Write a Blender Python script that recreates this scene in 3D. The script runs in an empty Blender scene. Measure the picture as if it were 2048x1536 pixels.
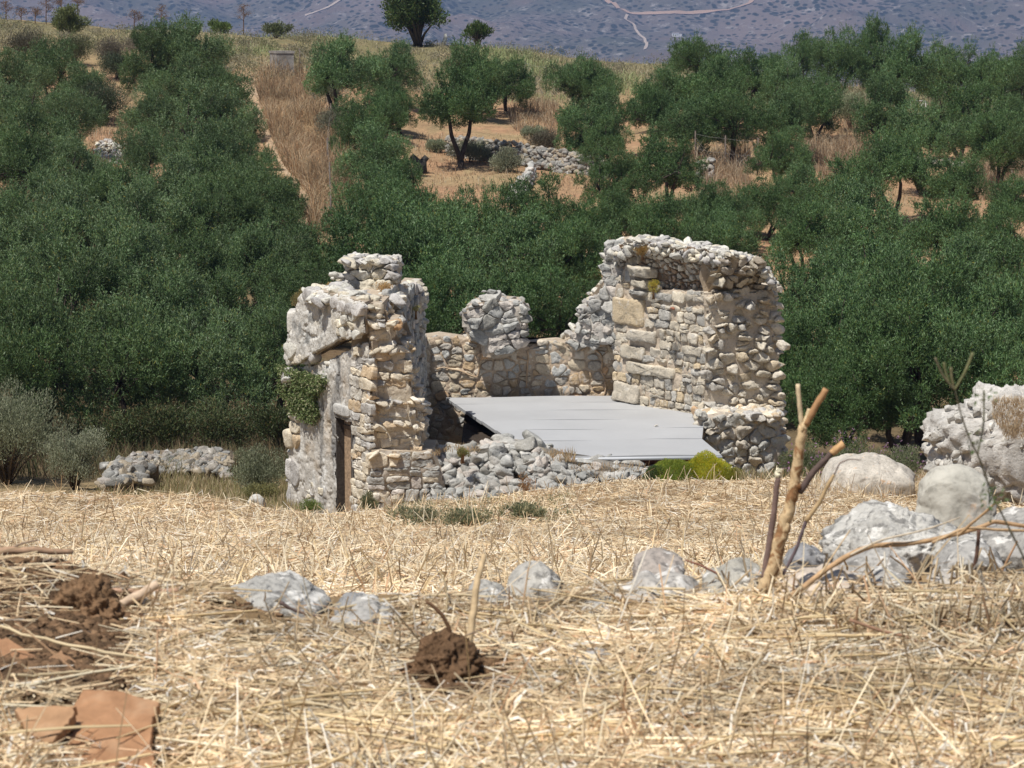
import bpy, bmesh, math, random
import numpy as np
from mathutils import Vector, Matrix

# ------------------------------------------------------------------ camera, sky, sun
S = bpy.context.scene
F = 5000.0                      # focal length in photo pixels (2048 wide)
TH = math.atan(768 / F)         # downward pitch: the horizon lies on the top edge
cam_d = bpy.data.cameras.new("camera")
cam = bpy.data.objects.new("camera", cam_d)
S.collection.objects.link(cam)
cam.location = (0, 0, 0)
cam.rotation_euler = (math.pi / 2 - TH, 0, 0)
cam_d.sensor_width = 36
cam_d.lens = 36 * F / 2048
cam_d.clip_start = 0.1
cam_d.clip_end = 20000
cam_d.dof.use_dof = True
cam_d.dof.focus_distance = 46
cam_d.dof.aperture_fstop = 27
S.camera = cam

SUN = Vector((-0.31, -0.34, 0.89)).normalized()     # direction towards the sun
w = bpy.data.worlds.new("World"); S.world = w
w.use_nodes = True
nt = w.node_tree; nt.nodes.clear()
sky = nt.nodes.new("ShaderNodeTexSky"); sky.sky_type = 'NISHITA'; sky.sun_disc = False
sky.sun_elevation = math.asin(SUN.z); sky.sun_rotation = math.atan2(SUN.x, SUN.y)
bg = nt.nodes.new("ShaderNodeBackground"); bg.inputs[1].default_value = 0.068
out = nt.nodes.new("ShaderNodeOutputWorld")
nt.links.new(sky.outputs[0], bg.inputs[0]); nt.links.new(bg.outputs[0], out.inputs[0])
sun_d = bpy.data.lights.new("sun", 'SUN'); sun_d.energy = 5.0; sun_d.angle = math.radians(0.5)
sun_d.color = (1.0, 0.955, 0.88)
sun = bpy.data.objects.new("sun", sun_d); S.collection.objects.link(sun)
sun.rotation_euler = SUN.to_track_quat('Z', 'Y').to_euler()
sun.location = (-30, -20, 60)
S.view_settings.view_transform = 'Standard'
S.view_settings.look = 'None'
S.view_settings.exposure = 0.0
S.view_settings.gamma = 1.0
S.render.engine = 'CYCLES'
S.cycles.max_bounces = 6
S.cycles.diffuse_bounces = 3
S.cycles.transparent_max_bounces = 4
S.cycles.volume_bounces = 0

HAZE = 1.5e-4
rng = np.random.default_rng(7)
random.seed(7)

# ------------------------------------------------------------------ helpers
def ray(px, py):
    xc = (np.asarray(px, float) - 1024) / F
    yc = (768 - np.asarray(py, float)) / F
    c, s = math.cos(TH), math.sin(TH)
    return xc, c + yc * s, -s + yc * c

def P(px, py, Y):
    """world point seen at photo pixel (px, py), Y metres ahead"""
    x, y, z = ray(px, py)
    t = Y / y
    return np.array([x * t, y * t, z * t])

def hash3(ix, iy, iz, seed):
    h = (ix.astype(np.int64) * 374761393 + iy.astype(np.int64) * 668265263 + iz.astype(np.int64) * 2147483647 + seed * 974711) & 0xffffffff
    h = ((h ^ (h >> 13)) * 1274126177) & 0xffffffff
    h = ((h ^ (h >> 16)) * 2246822519) & 0xffffffff
    return ((h ^ (h >> 15)) & 0xffffff) / float(0xffffff)

def vnoise(p, seed=0):
    p = np.asarray(p, float)
    if p.shape[-1] == 2:
        p = np.concatenate([p, np.zeros(p.shape[:-1] + (1,))], -1)
    i = np.floor(p); f = p - i; f = f * f * (3 - 2 * f)
    i = i.astype(np.int64)
    r = 0
    for dx in (0, 1):
        for dy in (0, 1):
            for dz in (0, 1):
                wgt = (f[..., 0] if dx else 1 - f[..., 0]) * (f[..., 1] if dy else 1 - f[..., 1]) * (f[..., 2] if dz else 1 - f[..., 2])
                r = r + wgt * hash3(i[..., 0] + dx, i[..., 1] + dy, i[..., 2] + dz, seed)
    return r * 2 - 1

def fbm(p, seed=0, octs=4, gain=0.5):
    p = np.asarray(p, float); r = 0; a = 1.0
    for k in range(octs):
        r = r + a * vnoise(p * (2.03 ** k), seed + k * 17); a *= gain
    return r

def inpoly(x, y, poly):
    x = np.asarray(x, float); y = np.asarray(y, float)
    r = np.zeros(x.shape, bool); n = len(poly)
    for i in range(n):
        x1, y1 = poly[i]; x2, y2 = poly[(i + 1) % n]
        if y1 == y2: continue
        c = ((y1 > y) != (y2 > y)) & (x < (x2 - x1) * (y - y1) / (y2 - y1) + x1)
        r ^= c
    return r

class Buf:
    def __init__(s): s.V = []; s.C = []; s.F = {3: [], 4: []}; s.M = {3: [], 4: []}; s.n = 0
    def add(s, V, Fs, col=(0.5, 0.5, 0.5), mat=0):
        V = np.asarray(V, float).reshape(-1, 3)
        col = np.asarray(col, float)
        if col.ndim == 1: col = np.broadcast_to(col, (len(V), 3))
        s.V.append(V); s.C.append(col)
        if not isinstance(Fs, list): Fs = [Fs]
        for f in Fs:
            f = np.asarray(f, np.int64)
            if len(f) == 0: continue
            s.F[f.shape[1]].append(f + s.n); s.M[f.shape[1]].append(np.full(len(f), mat))
        s.n += len(V)
    def build(s, name, mats, parent=None, smooth=True, origin=None):
        me = bpy.data.meshes.new(name)
        V = np.concatenate(s.V); C = np.concatenate(s.C)
        if origin is not None: V = V - np.asarray(origin)
        T = np.concatenate(s.F[3]) if s.F[3] else np.zeros((0, 3), np.int64)
        Q = np.concatenate(s.F[4]) if s.F[4] else np.zeros((0, 4), np.int64)
        mi = np.concatenate([np.concatenate(s.M[3]) if s.M[3] else np.zeros(0), np.concatenate(s.M[4]) if s.M[4] else np.zeros(0)]).astype(np.int32)
        me.vertices.add(len(V)); me.vertices.foreach_set("co", V.astype(np.float32).ravel())
        L = np.concatenate([T.ravel(), Q.ravel()]).astype(np.int32)
        me.loops.add(len(L)); me.loops.foreach_set("vertex_index", L)
        st = np.concatenate([np.arange(len(T)) * 3, len(T) * 3 + np.arange(len(Q)) * 4]).astype(np.int32)
        me.polygons.add(len(st)); me.polygons.foreach_set("loop_start", st)
        me.polygons.foreach_set("material_index", mi)
        me.polygons.foreach_set("use_smooth", np.full(len(st), bool(smooth)))
        me.update(calc_edges=True)
        a = me.color_attributes.new("tint", 'FLOAT_COLOR', 'POINT')
        a.data.foreach_set("color", np.concatenate([C, np.ones((len(C), 1))], 1).astype(np.float32).ravel())
        if not isinstance(mats, (list, tuple)): mats = [mats]
        for m in mats: me.materials.append(m)
        o = bpy.data.objects.new(name, me); S.collection.objects.link(o)
        if origin is not None and parent is None: o.location = origin
        if parent is not None: o.parent = parent
        return o

def tag(o, label=None, cat=None, group=None, kind=None):
    if label: o["label"] = label
    if cat: o["category"] = cat
    if group: o["group"] = group
    if kind: o["kind"] = kind
    return o

def empty(name, loc):
    o = bpy.data.objects.new(name, None); S.collection.objects.link(o); o.location = tuple(float(v) for v in loc)
    o.empty_display_size = 0.2
    return o

def copy_tree(o, parent=None):
    c = o.copy(); S.collection.objects.link(c)
    if parent is not None: c.parent = parent
    for ch in list(o.children): copy_tree(ch, c)
    return c

# ------------------------------------------------------------------ materials
class NT:
    def __init__(s, name):
        s.m = bpy.data.materials.new(name); s.m.use_nodes = True
        s.t = s.m.node_tree; s.t.nodes.clear()
        s.out = s.t.nodes.new("ShaderNodeOutputMaterial")
        s.geo = s.t.nodes.new("ShaderNodeNewGeometry")
        s.tc = s.t.nodes.new("ShaderNodeTexCoord")
    def node(s, typ, **kw):
        n = s.t.nodes.new(typ)
        for k, v in kw.items(): setattr(n, k, v)
        return n
    def link(s, a, b): s.t.links.new(a, b)
    def pos(s): return s.tc.outputs["Object"]
    def noise(s, scale, detail=4, rough=0.55, vec=None, dist=0.0):
        n = s.node("ShaderNodeTexNoise"); n.inputs["Scale"].default_value = scale
        n.inputs["Detail"].default_value = detail; n.inputs["Roughness"].default_value = rough
        n.inputs["Distortion"].default_value = dist
        s.link(vec if vec is not None else s.pos(), n.inputs["Vector"]); return n.outputs["Fac"]
    def voro(s, scale, feature='F1', vec=None, outp="Distance"):
        n = s.node("ShaderNodeTexVoronoi"); n.feature = feature; n.inputs["Scale"].default_value = scale
        s.link(vec if vec is not None else s.pos(), n.inputs["Vector"]); return n.outputs[outp]
    def ramp(s, fac, stops, interp='LINEAR'):
        r = s.node("ShaderNodeValToRGB"); r.color_ramp.interpolation = interp
        e = r.color_ramp.elements
        while len(e) < len(stops): e.new(0.5)
        for i, (p, c) in enumerate(stops):
            e[i].position = p
            if not hasattr(c, '__len__'): c = (c, c, c)
            e[i].color = (*c, 1)
        s.link(fac, r.inputs[0]); return r.outputs[0]
    def tint(s, name="tint"):
        n = s.node("ShaderNodeAttribute"); n.attribute_name = name; return n.outputs["Color"]
    def mix(s, a, b, fac, mode='MIX'):
        n = s.node("ShaderNodeMix", data_type='RGBA', blend_type=mode)
        for v, i in ((a, 6), (b, 7)):
            if hasattr(v, 'is_linked') or hasattr(v, 'links'): s.link(v, n.inputs[i])
            else: n.inputs[i].default_value = (*v, 1)
        if hasattr(fac, 'links'): s.link(fac, n.inputs[0])
        else: n.inputs[0].default_value = fac
        return n.outputs[2]
    def math(s, op, a, b=0.0):
        n = s.node("ShaderNodeMath", operation=op)
        for v, i in ((a, 0), (b, 1)):
            if hasattr(v, 'links'): s.link(v, n.inputs[i])
            else: n.inputs[i].default_value = v
        return n.outputs[0]
    def bump(s, h, strength=0.5, dist=0.02, prev=None):
        n = s.node("ShaderNodeBump"); n.inputs["Strength"].default_value = strength; n.inputs["Distance"].default_value = dist
        s.link(h, n.inputs["Height"])
        if prev is not None: s.link(prev, n.inputs["Normal"])
        return n.outputs[0]
    def done(s, color, rough=0.9, spec=0.2, normal=None, metallic=0.0, transl=0.0):
        b = s.node("ShaderNodeBsdfPrincipled")
        if hasattr(color, 'links'): s.link(color, b.inputs["Base Color"])
        else: b.inputs["Base Color"].default_value = (*color, 1)
        if hasattr(rough, 'links'): s.link(rough, b.inputs["Roughness"])
        else: b.inputs["Roughness"].default_value = rough
        b.inputs["Specular IOR Level"].default_value = spec
        b.inputs["Metallic"].default_value = metallic
        if normal is not None: s.link(normal, b.inputs["Normal"])
        res = b.outputs[0]
        if transl > 0:
            t = s.node("ShaderNodeBsdfTranslucent")
            if hasattr(color, 'links'): s.link(color, t.inputs["Color"])
            else: t.inputs["Color"].default_value = (*color, 1)
            mx = s.node("ShaderNodeMixShader"); mx.inputs[0].default_value = transl
            s.link(res, mx.inputs[1]); s.link(t.outputs[0], mx.inputs[2]); res = mx.outputs[0]
        s.link(res, s.out.inputs["Surface"])
        return s.m

def stone_mat(name, pit=26.0, lichen=0.35, dark=(0.16, 0.155, 0.145), speck=0.5, orange=0.0, bump=0.6, scale=1.0, dist=0.03, wlo=0.56, whi=0.68, dlo=0.52, dhi=0.66):
    n = NT(name)
    c = n.tint()
    v = n.noise(3.1 * scale, 5, 0.6)
    c = n.mix(c, n.ramp(v, [(0.3, 0.82), (0.7, 1.18)]), 1.0, 'MULTIPLY')
    g = n.noise(9.0 * scale, 6, 0.68)
    c = n.mix(c, dark, n.math('MULTIPLY', n.ramp(g, [(dlo, 0.0), (dhi, 1.0)]), lichen))
    w_ = n.noise(6.0 * scale + 2, 5, 0.6)
    c = n.mix(c, (0.72, 0.70, 0.66), n.math('MULTIPLY', n.ramp(w_, [(wlo, 0.0), (whi, 1.0)]), speck))
    if orange:
        o_ = n.noise(7.3 * scale, 5, 0.7)
        c = n.mix(c, (0.55, 0.27, 0.08), n.math('MULTIPLY', n.ramp(o_, [(0.6, 0.0), (0.68, 1.0)]), orange))
    f = n.noise(pit, 8, 0.7)
    p = n.voro(pit * 0.8, 'F1')
    h = n.math('ADD', f, n.math('MULTIPLY', n.ramp(p, [(0.0, 0.0), (0.35, 1.0)]), 0.35))
    c = n.mix(c, n.ramp(f, [(0.34, 0.6), (0.47, 1.02), (0.75, 1.15)]), 0.8, 'MULTIPLY')
    return n.done(c, 0.95, 0.15, n.bump(h, bump, dist))

def plain_mat(name, sc=12, amt=0.35, rough=0.9, transl=0.0, bump=0.0, dist=0.01):
    n = NT(name)
    c = n.mix(n.tint(), n.ramp(n.noise(sc, 5, 0.6), [(0.3, 1 - amt), (0.7, 1 + amt * 0.5)]), 1.0, 'MULTIPLY')
    return n.done(c, rough, 0.2, n.bump(n.noise(sc * 3, 5), bump, dist) if bump else None, transl=transl)

def leaf_mat(name, transl=0.25, rough=0.55, mul=(1, 1, 1)):
    n = NT(name)
    oi = n.node("ShaderNodeObjectInfo")
    c = n.mix(n.tint(), n.ramp(oi.outputs["Random"], [(0.0, (0.80, 0.84, 0.72)), (0.35, (1.0, 1.02, 0.9)), (0.7, (1.12, 1.12, 1.1)), (1.0, (1.42, 1.36, 1.38))]), 1.0, 'MULTIPLY')
    c = n.mix(c, mul, 1.0, 'MULTIPLY')
    return n.done(c, rough, 0.3, transl=transl)

M = {}
M['stone'] = stone_mat('weathered_limestone')
M['pale'] = stone_mat('pale_limestone', lichen=0.25, speck=0.7)
M['boulder'] = stone_mat('grey_boulder', pit=90, lichen=0.75, dark=(0.13, 0.125, 0.12), speck=0.85, scale=3.2, orange=0.0, bump=0.5, dist=0.012, wlo=0.585, whi=0.61, dlo=0.50, dhi=0.60)
M['lichen'] = stone_mat('lichen_boulder', pit=34, lichen=0.35, speck=0.4, scale=1.3, orange=0.55, bump=0.35, dist=0.012)
M['mortar'] = stone_mat('lime_mortar', pit=18, lichen=0.15, speck=0.25, bump=0.5)
M['leaf'] = leaf_mat('olive_leaf', 0.14, 0.5, (0.88, 0.94, 0.88)); M['leaf_deep'] = leaf_mat('deep_olive_leaf', 0.12, 0.5, (0.74, 0.88, 0.74))
M['herb'] = leaf_mat('herb_leaf', 0.3, 0.7)
M['bark'] = plain_mat('bark', 14, 0.5, bump=0.5)
M['dry'] = plain_mat('dry_grass', 3, 0.25, 0.7, transl=0.25)
M['straw'] = plain_mat('straw', 9, 0.25, 0.5, transl=0.15)
M['soil'] = plain_mat('red_soil', 40, 0.5, bump=0.8, dist=0.01)
# ------------------------------------------------------------------ terrain
UC = np.array([-1500, 0, 300, 650, 900, 1300, 1600, 2048, 3500], float)
TAB = [
 (0.5, [-.80]*9), (2, [-.85]*9),
 (3, [-.90, -.905, -.915, -.92, -.92, -.92, -.92, -.915, -.91]),
 (4, [-.88, -.885, -.915, -.972, -.97, -.958, -.935, -.915, -.90]),
 (4.4, [-.98, -.99, -1.02, -1.07, -1.06, -1.045, -1.02, -1.0, -1.0]),
 (5, [-1.2, -1.2, -1.22, -1.25, -1.25, -1.24, -1.22, -1.2, -1.2]),
 (7, [-1.72]*9), (9, [-2.11]*9), (14, [-3.10]*9), (20, [-4.28]*9),
 (28, [-5.8, -5.82, -5.82, -5.93, -5.87, -5.75, -5.68, -5.7, -5.7]),
 (34, [-6.7, -6.73, -6.8, -7.1, -6.95, -6.68, -6.6, -6.63, -6.6]),
 (39, [-7.5, -7.57, -7.66, -8.08, -7.85, -7.50, -7.45, -7.5, -7.5]),
 (42, [-8.3, -8.4, -8.5, -8.75, -8.55, -8.4, -8.35, -8.4, -8.4]),
 (46, [-9.0, -9.1, -9.15, -9.2, -9.2, -9.15, -9.1, -9.1, -9.0]),
 (52, [-9.6, -9.7, -9.75, -9.8, -9.8, -9.8, -9.8, -9.7, -9.6]),
 (58, [-9.9, -10.0, -10.0, -10.1, -10.2, -10.2, -10.2, -10.2, -10.]),
 (70, [-8.8, -9.0, -9.0, -9.3, -9.8, -9.9, -9.9, -10.0, -10.]),
 (80, [-7.4, -7.6, -7.6, -8.0, -8.6, -8.8, -8.9, -9.2, -9.2]),
 (95, [-5.8, -6.1, -6.2, -6.4, -7.2, -7.4, -7.6, -8.0, -8.0]),
 (110, [-4.2, -4.6, -4.8, -5.2, -6.1, -6.3, -6.5, -7.0, -7.0]),
 (125, [-2.4, -3.1, -3.4, -3.9, -4.6, -5.1, -5.5, -6.2, -6.5]),
 (140, [-.8, -1.5, -2.1, -2.7, -3.2, -4.1, -4.9, -5.7, -6.2]),
 (150, [-.2, -.95, -1.6, -2.15, -2.75, -3.85, -5.0, -5.8, -6.4]),
 (165, [-.8, -1.4, -2.2, -2.7, -3.2, -4.5, -5.8, -6.7, -7.2]),
 (200, [-6, -7, -8, -8, -9, -10, -11, -12, -12]),
 (400, [-45]*9), (800, [-78]*9), (2700, [-92]*9), (9500, [-95]*9)]
_lr = np.linspace(math.log(0.5), math.log(9500), 900)
_g = np.array([np.interp(_lr, [math.log(t[0]) for t in TAB], [t[1][j] for t in TAB]) for j in range(9)])
_k = np.exp(-0.5 * (np.arange(-6, 7) / 2.0) ** 2); _k /= _k.sum()
_g = np.array([np.convolve(np.pad(row, 6, mode='edge'), _k, mode='valid') for row in _g])

def H(X, Y, fine=True):
    X = np.asarray(X, float); Y = np.asarray(Y, float)
    r = np.maximum(np.hypot(X, Y), 0.5)
    a = np.clip(np.arctan2(X, Y), -1.2, 1.2)
    u = np.clip(1024 + F * np.tan(a), -1500, 3500)
    t = np.clip((np.log(r) - _lr[0]) / (_lr[1] - _lr[0]), 0, len(_lr) - 1.001)
    i = t.astype(int); f = t - i
    cols = _g[:, i] * (1 - f) + _g[:, i + 1] * f
    j = np.clip(np.searchsorted(UC, u, side='right') - 1, 0, 7)
    g = (u - UC[j]) / (UC[j + 1] - UC[j]); g = np.clip(g, 0, 1); g = g * g * (3 - 2 * g)
    idx = np.indices(r.shape)
    z = cols[(j, *idx)] * (1 - g) + cols[(j + 1, *idx)] * g
    if fine:
        p = np.stack([X, Y], -1)
        z = z + 0.006 * fbm(p * 3.5, 3, 3) * np.clip(r / 3, 0.3, 3)
        z = z + np.clip((r - 8) / 30, 0, 1) * 0.06 * fbm(p * 0.6, 11, 3)
        z = z + np.clip((r - 55) / 30, 0, 1) * 0.22 * fbm(p * 0.12, 21, 3)
    return z

def hit(px, py, Y0=2.0, Y1=170.0):
    """nearest terrain point seen through a photo pixel, from Y0 on"""
    Ys = np.exp(np.linspace(math.log(Y0), math.log(Y1), 700))
    x, y, z = ray(px, py)
    xs = x / y * Ys; zs = z / y * Ys
    d = zs - H(xs, Ys)
    b = np.where(d < 0)[0]
    k = b[0] if len(b) else int(np.argmin(d))
    return np.array([xs[k], Ys[k], float(H(xs[k:k+1], Ys[k:k+1])[0])])

def on(px, Y):
    x, y, _ = ray(px, 768)
    X = x / y * Y
    return np.array([X, Y, float(H(np.array([X]), np.array([Y]))[0])])

def col_px(X, Y, Z):
    """photo pixel of world points (vectorised)"""
    c, s = math.cos(TH), math.sin(TH)
    dep = Y * c - Z * s; up = Y * s + Z * c
    return 1024 + F * X / dep, 768 - F * up / dep

# ground sheet
A = np.radians(np.concatenate([np.linspace(-60, -14, 24), np.linspace(-13.6, 13.6, 520), np.linspace(14, 60, 24)]))
R = np.concatenate([np.linspace(0.5, 2.6, 8), np.linspace(2.7, 4.8, 170), np.exp(np.linspace(math.log(4.85), math.log(200), 520)), np.exp(np.linspace(math.log(206), math.log(9400), 60))])
aa, rr = np.meshgrid(A, R)
GX = rr * np.sin(aa); GY = rr * np.cos(aa); GZ = H(GX, GY)
gu, gv = col_px(GX, GY, GZ)
pxy = np.stack([GX, GY], -1)
n1 = fbm(pxy * 0.35, 5, 4)[..., None]; n2 = fbm(pxy * 1.7, 9, 3)[..., None]
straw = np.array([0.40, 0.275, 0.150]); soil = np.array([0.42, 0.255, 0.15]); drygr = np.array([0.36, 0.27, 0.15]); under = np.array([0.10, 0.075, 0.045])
brown = np.array([0.17, 0.10, 0.055]); pathc = np.array([0.50, 0.37, 0.25]); olv = np.array([0.17, 0.165, 0.08])
gc = np.where(rr[..., None] < 40.5, straw * (1 + 0.15 * n2), drygr)
def blend(c, col, m): m = np.clip(m, 0, 1)[..., None]; return c * (1 - m) + col * m
gc = blend(gc, brown, np.where((rr > 2.6) & (rr < 4.5), np.clip((330 - gu) / 120, 0, 1) * (gv > 1100), 0))
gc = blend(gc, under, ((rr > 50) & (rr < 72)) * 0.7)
hill = (rr > 66)
gc = blend(gc, soil, hill * np.clip(0.75 + 0.6 * n1[..., 0], 0, 1) * np.clip((135 - rr) / 12, 0, 1))
gc = blend(gc, olv, hill * np.clip((rr - 123) / 15, 0, 1) * 0.75)
gc = blend(gc, under, hill * (gu < 300 + (gv - 60) * 0.75) * np.clip((gv - 330) / 80, 0, 1) * 0.8)  # ground darkened under the left grove: painted shade for the gaps between crowns
gc = blend(gc, drygr * 0.9, hill * np.clip(n2[..., 0] - 0.1, 0, 1))
PATH = [(470, 165), (510, 158), (530, 190), (560, 260), (590, 320), (640, 400), (665, 470), (600, 475), (600, 400), (560, 330), (520, 260), (490, 200)]
gc = blend(gc, pathc, (inpoly(gu + 8 * n2[..., 0], gv, PATH) & hill & (rr < 150)) * (0.8 + 0.4 * n2[..., 0]))
gb = Buf()
nr, na = GX.shape
ii = np.arange(nr * na).reshape(nr, na)
q = np.stack([ii[:-1, :-1], ii[:-1, 1:], ii[1:, 1:], ii[1:, :-1]], -1).reshape(-1, 4)
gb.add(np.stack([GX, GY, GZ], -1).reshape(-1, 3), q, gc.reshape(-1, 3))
n = NT('ground_soil')
c = n.mix(n.tint(), n.ramp(n.noise(1.1, 8, 0.7), [(0.3, 0.7), (0.7, 1.2)]), 1.0, 'MULTIPLY')
c = n.mix(c, n.ramp(n.noise(7.0, 6, 0.7), [(0.32, 0.6), (0.65, 1.2)]), 0.8, 'MULTIPLY')
M['ground'] = n.done(c, 0.95, 0.1, n.bump(n.noise(9, 9, 0.75), 0.7, 0.05))
ground = gb.build('ground', M['ground']); tag(ground, 'stubble field, valley and terraced slope of tan soil', None, None, 'structure')

# far mountain
A2 = np.radians(np.linspace(-40, 40, 900)); R2 = np.concatenate([np.linspace(2650, 4000, 420), np.linspace(4020, 5200, 50)])
aa2, rr2 = np.meshgrid(A2, R2)
def HM(X, Y):
    r = np.hypot(X, Y); p = np.stack([X, Y], -1)
    base = np.interp(r, [2600, 2800, 3000, 3250, 3500, 3800, 4400, 5200], [-97, -84, -66, -32, 6, 55, 150, 190])
    ridge = 1 - np.abs(fbm(p / 330 + 7, 31, 4, 0.5))
    k = np.clip((r - 2750) / 350, 0, 1)
    return base + k * (42 * (ridge - 0.6) + 10 * fbm(p / 120, 37, 3) + 1.6 * fbm(p / 22, 41, 3))
MX = rr2 * np.sin(aa2); MY = rr2 * np.cos(aa2); MZ = HM(MX, MY)
mb = Buf(); nr, na = MX.shape; ii = np.arange(nr * na).reshape(nr, na)
mb.add(np.stack([MX, MY, MZ], -1).reshape(-1, 3), np.stack([ii[:-1, :-1], ii[:-1, 1:], ii[1:, 1:], ii[1:, :-1]], -1).reshape(-1, 4))
n = NT('mountain_scrub')
v1 = n.noise(0.0045, 6, 0.6); v2 = n.noise(0.045, 8, 0.78); v3 = n.voro(0.10); v4 = n.noise(0.011, 5, 0.6)
c = n.ramp(v1, [(0.38, (0.25, 0.20, 0.17)), (0.5, (0.19, 0.165, 0.14)), (0.62, (0.12, 0.125, 0.095))])
c = n.mix(c, (0.22, 0.15, 0.115), n.ramp(v4, [(0.56, 0.0), (0.68, 0.55)]))
c = n.mix(c, (0.42, 0.39, 0.36), n.ramp(v2, [(0.54, 0.0), (0.64, 0.9)]))
c = n.mix(c, (0.03, 0.042, 0.025), n.ramp(n.math('ADD', v3, n.math('MULTIPLY', v4, 0.9)), [(0.74, 0.95), (0.86, 0.0)]))
M['mountain'] = n.done(c, 0.95, 0.1, n.bump(v2, 1.0, 10.0))
mountain = mb.build('mountain', M['mountain']); tag(mountain, 'distant scrubby mountainside fading blue in the haze', None, None, 'structure')

def hitM(px, py):
    Ys = np.linspace(2650, 4400, 1800); x, y, z = ray(px, py)
    xs = x / y * Ys; zs = z / y * Ys; d = zs - HM(xs, Ys); b = np.where(d < 0)[0]
    k = b[0] if len(b) else len(Ys) - 1
    return np.array([xs[k], Ys[k], zs[k]])

def road(name, label, pts, wd, col):
    b = Buf(); Pp = []
    for (a, c_) in zip(pts[:-1], pts[1:]):
        for t in np.linspace(0, 1, 8, endpoint=False): Pp.append(hitM(a[0] + (c_[0] - a[0]) * t, a[1] + (c_[1] - a[1]) * t))
    Pp.append(hitM(*pts[-1])); Pp = np.array(Pp)
    # soften depth jumps from the relief
    for _ in range(3): Pp[1:-1] = (Pp[:-2] + 2 * Pp[1:-1] + Pp[2:]) / 4
    t = np.gradient(Pp, axis=0)[:, :2]; t /= np.linalg.norm(t, axis=1)[:, None] + 1e-9
    nn = np.stack([-t[:, 1], t[:, 0]], 1)
    rows = []
    for k in (-1, -0.33, 0.33, 1):
        xy = Pp[:, :2] + nn * wd * k; rows.append(np.column_stack([xy, HM(xy[:, 0], xy[:, 1]) + 1.1]))
    V = np.stack(rows, 1); m_, k_ = V.shape[:2]; ii = np.arange(m_ * k_).reshape(m_, k_)
    b.add(V.reshape(-1, 3), np.stack([ii[:-1, :-1], ii[:-1, 1:], ii[1:, 1:], ii[1:, :-1]], -1).reshape(-1, 4), col)
    return tag(b.build(name, M['soil']), label, None, None, 'structure')
road('dirt_road', 'pale dirt road climbing the far mountainside', [(1180, -25), (1210, -2), (1255, 28), (1330, 27), (1400, 26), (1460, 20), (1500, 8), (1512, -12)], 3.4, (0.42, 0.29, 0.21))
road('dirt_road', 'winding pale dirt track down the far slope', [(1255, 30), (1250, 40), (1268, 50), (1272, 62), (1280, 72), (1290, 80), (1294, 90), (1290, 100)], 1.9, (0.46, 0.38, 0.31))
road('dirt_road', 'short pale dirt road high on the far slope', [(610, 32), (635, 24), (660, 14), (684, -2), (700, -20)], 1.9, (0.46, 0.38, 0.31))
# faint terraces of bare earth
# far white house
def box(b, x0, x1, y0, y1, z0, z1, col=(0.5, 0.5, 0.5), mat=0):
    V = np.array([[x, y, z] for x in (x0, x1) for y in (y0, y1) for z in (z0, z1)])
    b.add(V, np.array([[0, 1, 3, 2], [4, 6, 7, 5], [0, 4, 5, 1], [2, 3, 7, 6], [0, 2, 6, 4], [1, 5, 7, 3]]), col, mat)
M['white'] = plain_mat('white_wall', 1, 0.1)
p = hitM(1350, 72)
e = empty('farm_house', p); tag(e, 'tiny white farmhouse on the far blue mountainside', 'house')
b = Buf(); box(b, -4, 5, -3, 3, -2, 4, (0.8, 0.8, 0.78)); box(b, 5.02, 9, -2.5, 2.5, -2, 2.6, (0.75, 0.74, 0.72)); b.build('wall', M['white'], e, False)
for k in (-2.6, 0.4, 3.0):
    b = Buf(); box(b, k, k + 1.1, -3.05, -2.95, 0.6, 2.4, (0.1, 0.1, 0.12)); b.build('window', M['white'], e, False)
b = Buf(); box(b, -4.3, 5.3, -3.3, 3.3, 4.0, 4.35, (0.62, 0.55, 0.5)); b.build('roof', M['white'], e, False)
# ------------------------------------------------------------------ stones and masonry
def ico(sub):
    bm = bmesh.new(); bmesh.ops.create_icosphere(bm, subdivisions=sub, radius=1)
    V = np.array([v.co[:] for v in bm.verts]); Fc = np.array([[v.index for v in f.verts] for f in bm.faces]); bm.free()
    return V, Fc
ICO = {k: ico(k) for k in (2, 3, 4, 5, 6)}

def facet(V, r, n=8, lo=0.62, hi=0.95):
    V = V.copy()
    for _ in range(n):
        d = r.normal(size=3); d /= np.linalg.norm(d); c = r.uniform(lo, hi)
        s = V @ d; m = s > c
        V[m] -= np.outer(s[m] - c, d)
    return V

def rough(V, seed, a=0.06, f=2.5, octs=4):
    nrm = V / (np.linalg.norm(V, axis=1)[:, None] + 1e-9)
    return V + nrm * (a * fbm(V * f + seed * 3.7, seed, octs))[:, None]

ROCKS = []
for k in range(16):
    r_ = np.random.default_rng(100 + k)
    V = np.sign(ICO[3][0]) * np.abs(ICO[3][0]) ** 0.7
    ROCKS.append((rough(facet(V, r_, 15, 0.5, 0.82), k, 0.075, 3.2), ICO[3][1]))
ROCKS_LO = []
for k in range(12):
    r_ = np.random.default_rng(200 + k)
    ROCKS_LO.append((rough(facet(ICO[2][0], r_, 12, 0.5, 0.82), k, 0.12, 2.6, 2), ICO[2][1]))

def rotm(r, tilt=1.0):
    a, b_, c_ = r.uniform(0, 6.28), r.normal() * tilt, r.normal() * tilt
    Rz = np.array([[math.cos(a), -math.sin(a), 0], [math.sin(a), math.cos(a), 0], [0, 0, 1]])
    Rx = np.array([[1, 0, 0], [0, math.cos(b_), -math.sin(b_)], [0, math.sin(b_), math.cos(b_)]])
    Ry = np.array([[math.cos(c_), 0, math.sin(c_)], [0, 1, 0], [-math.sin(c_), 0, math.cos(c_)]])
    return Rx @ Ry @ Rz

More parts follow.
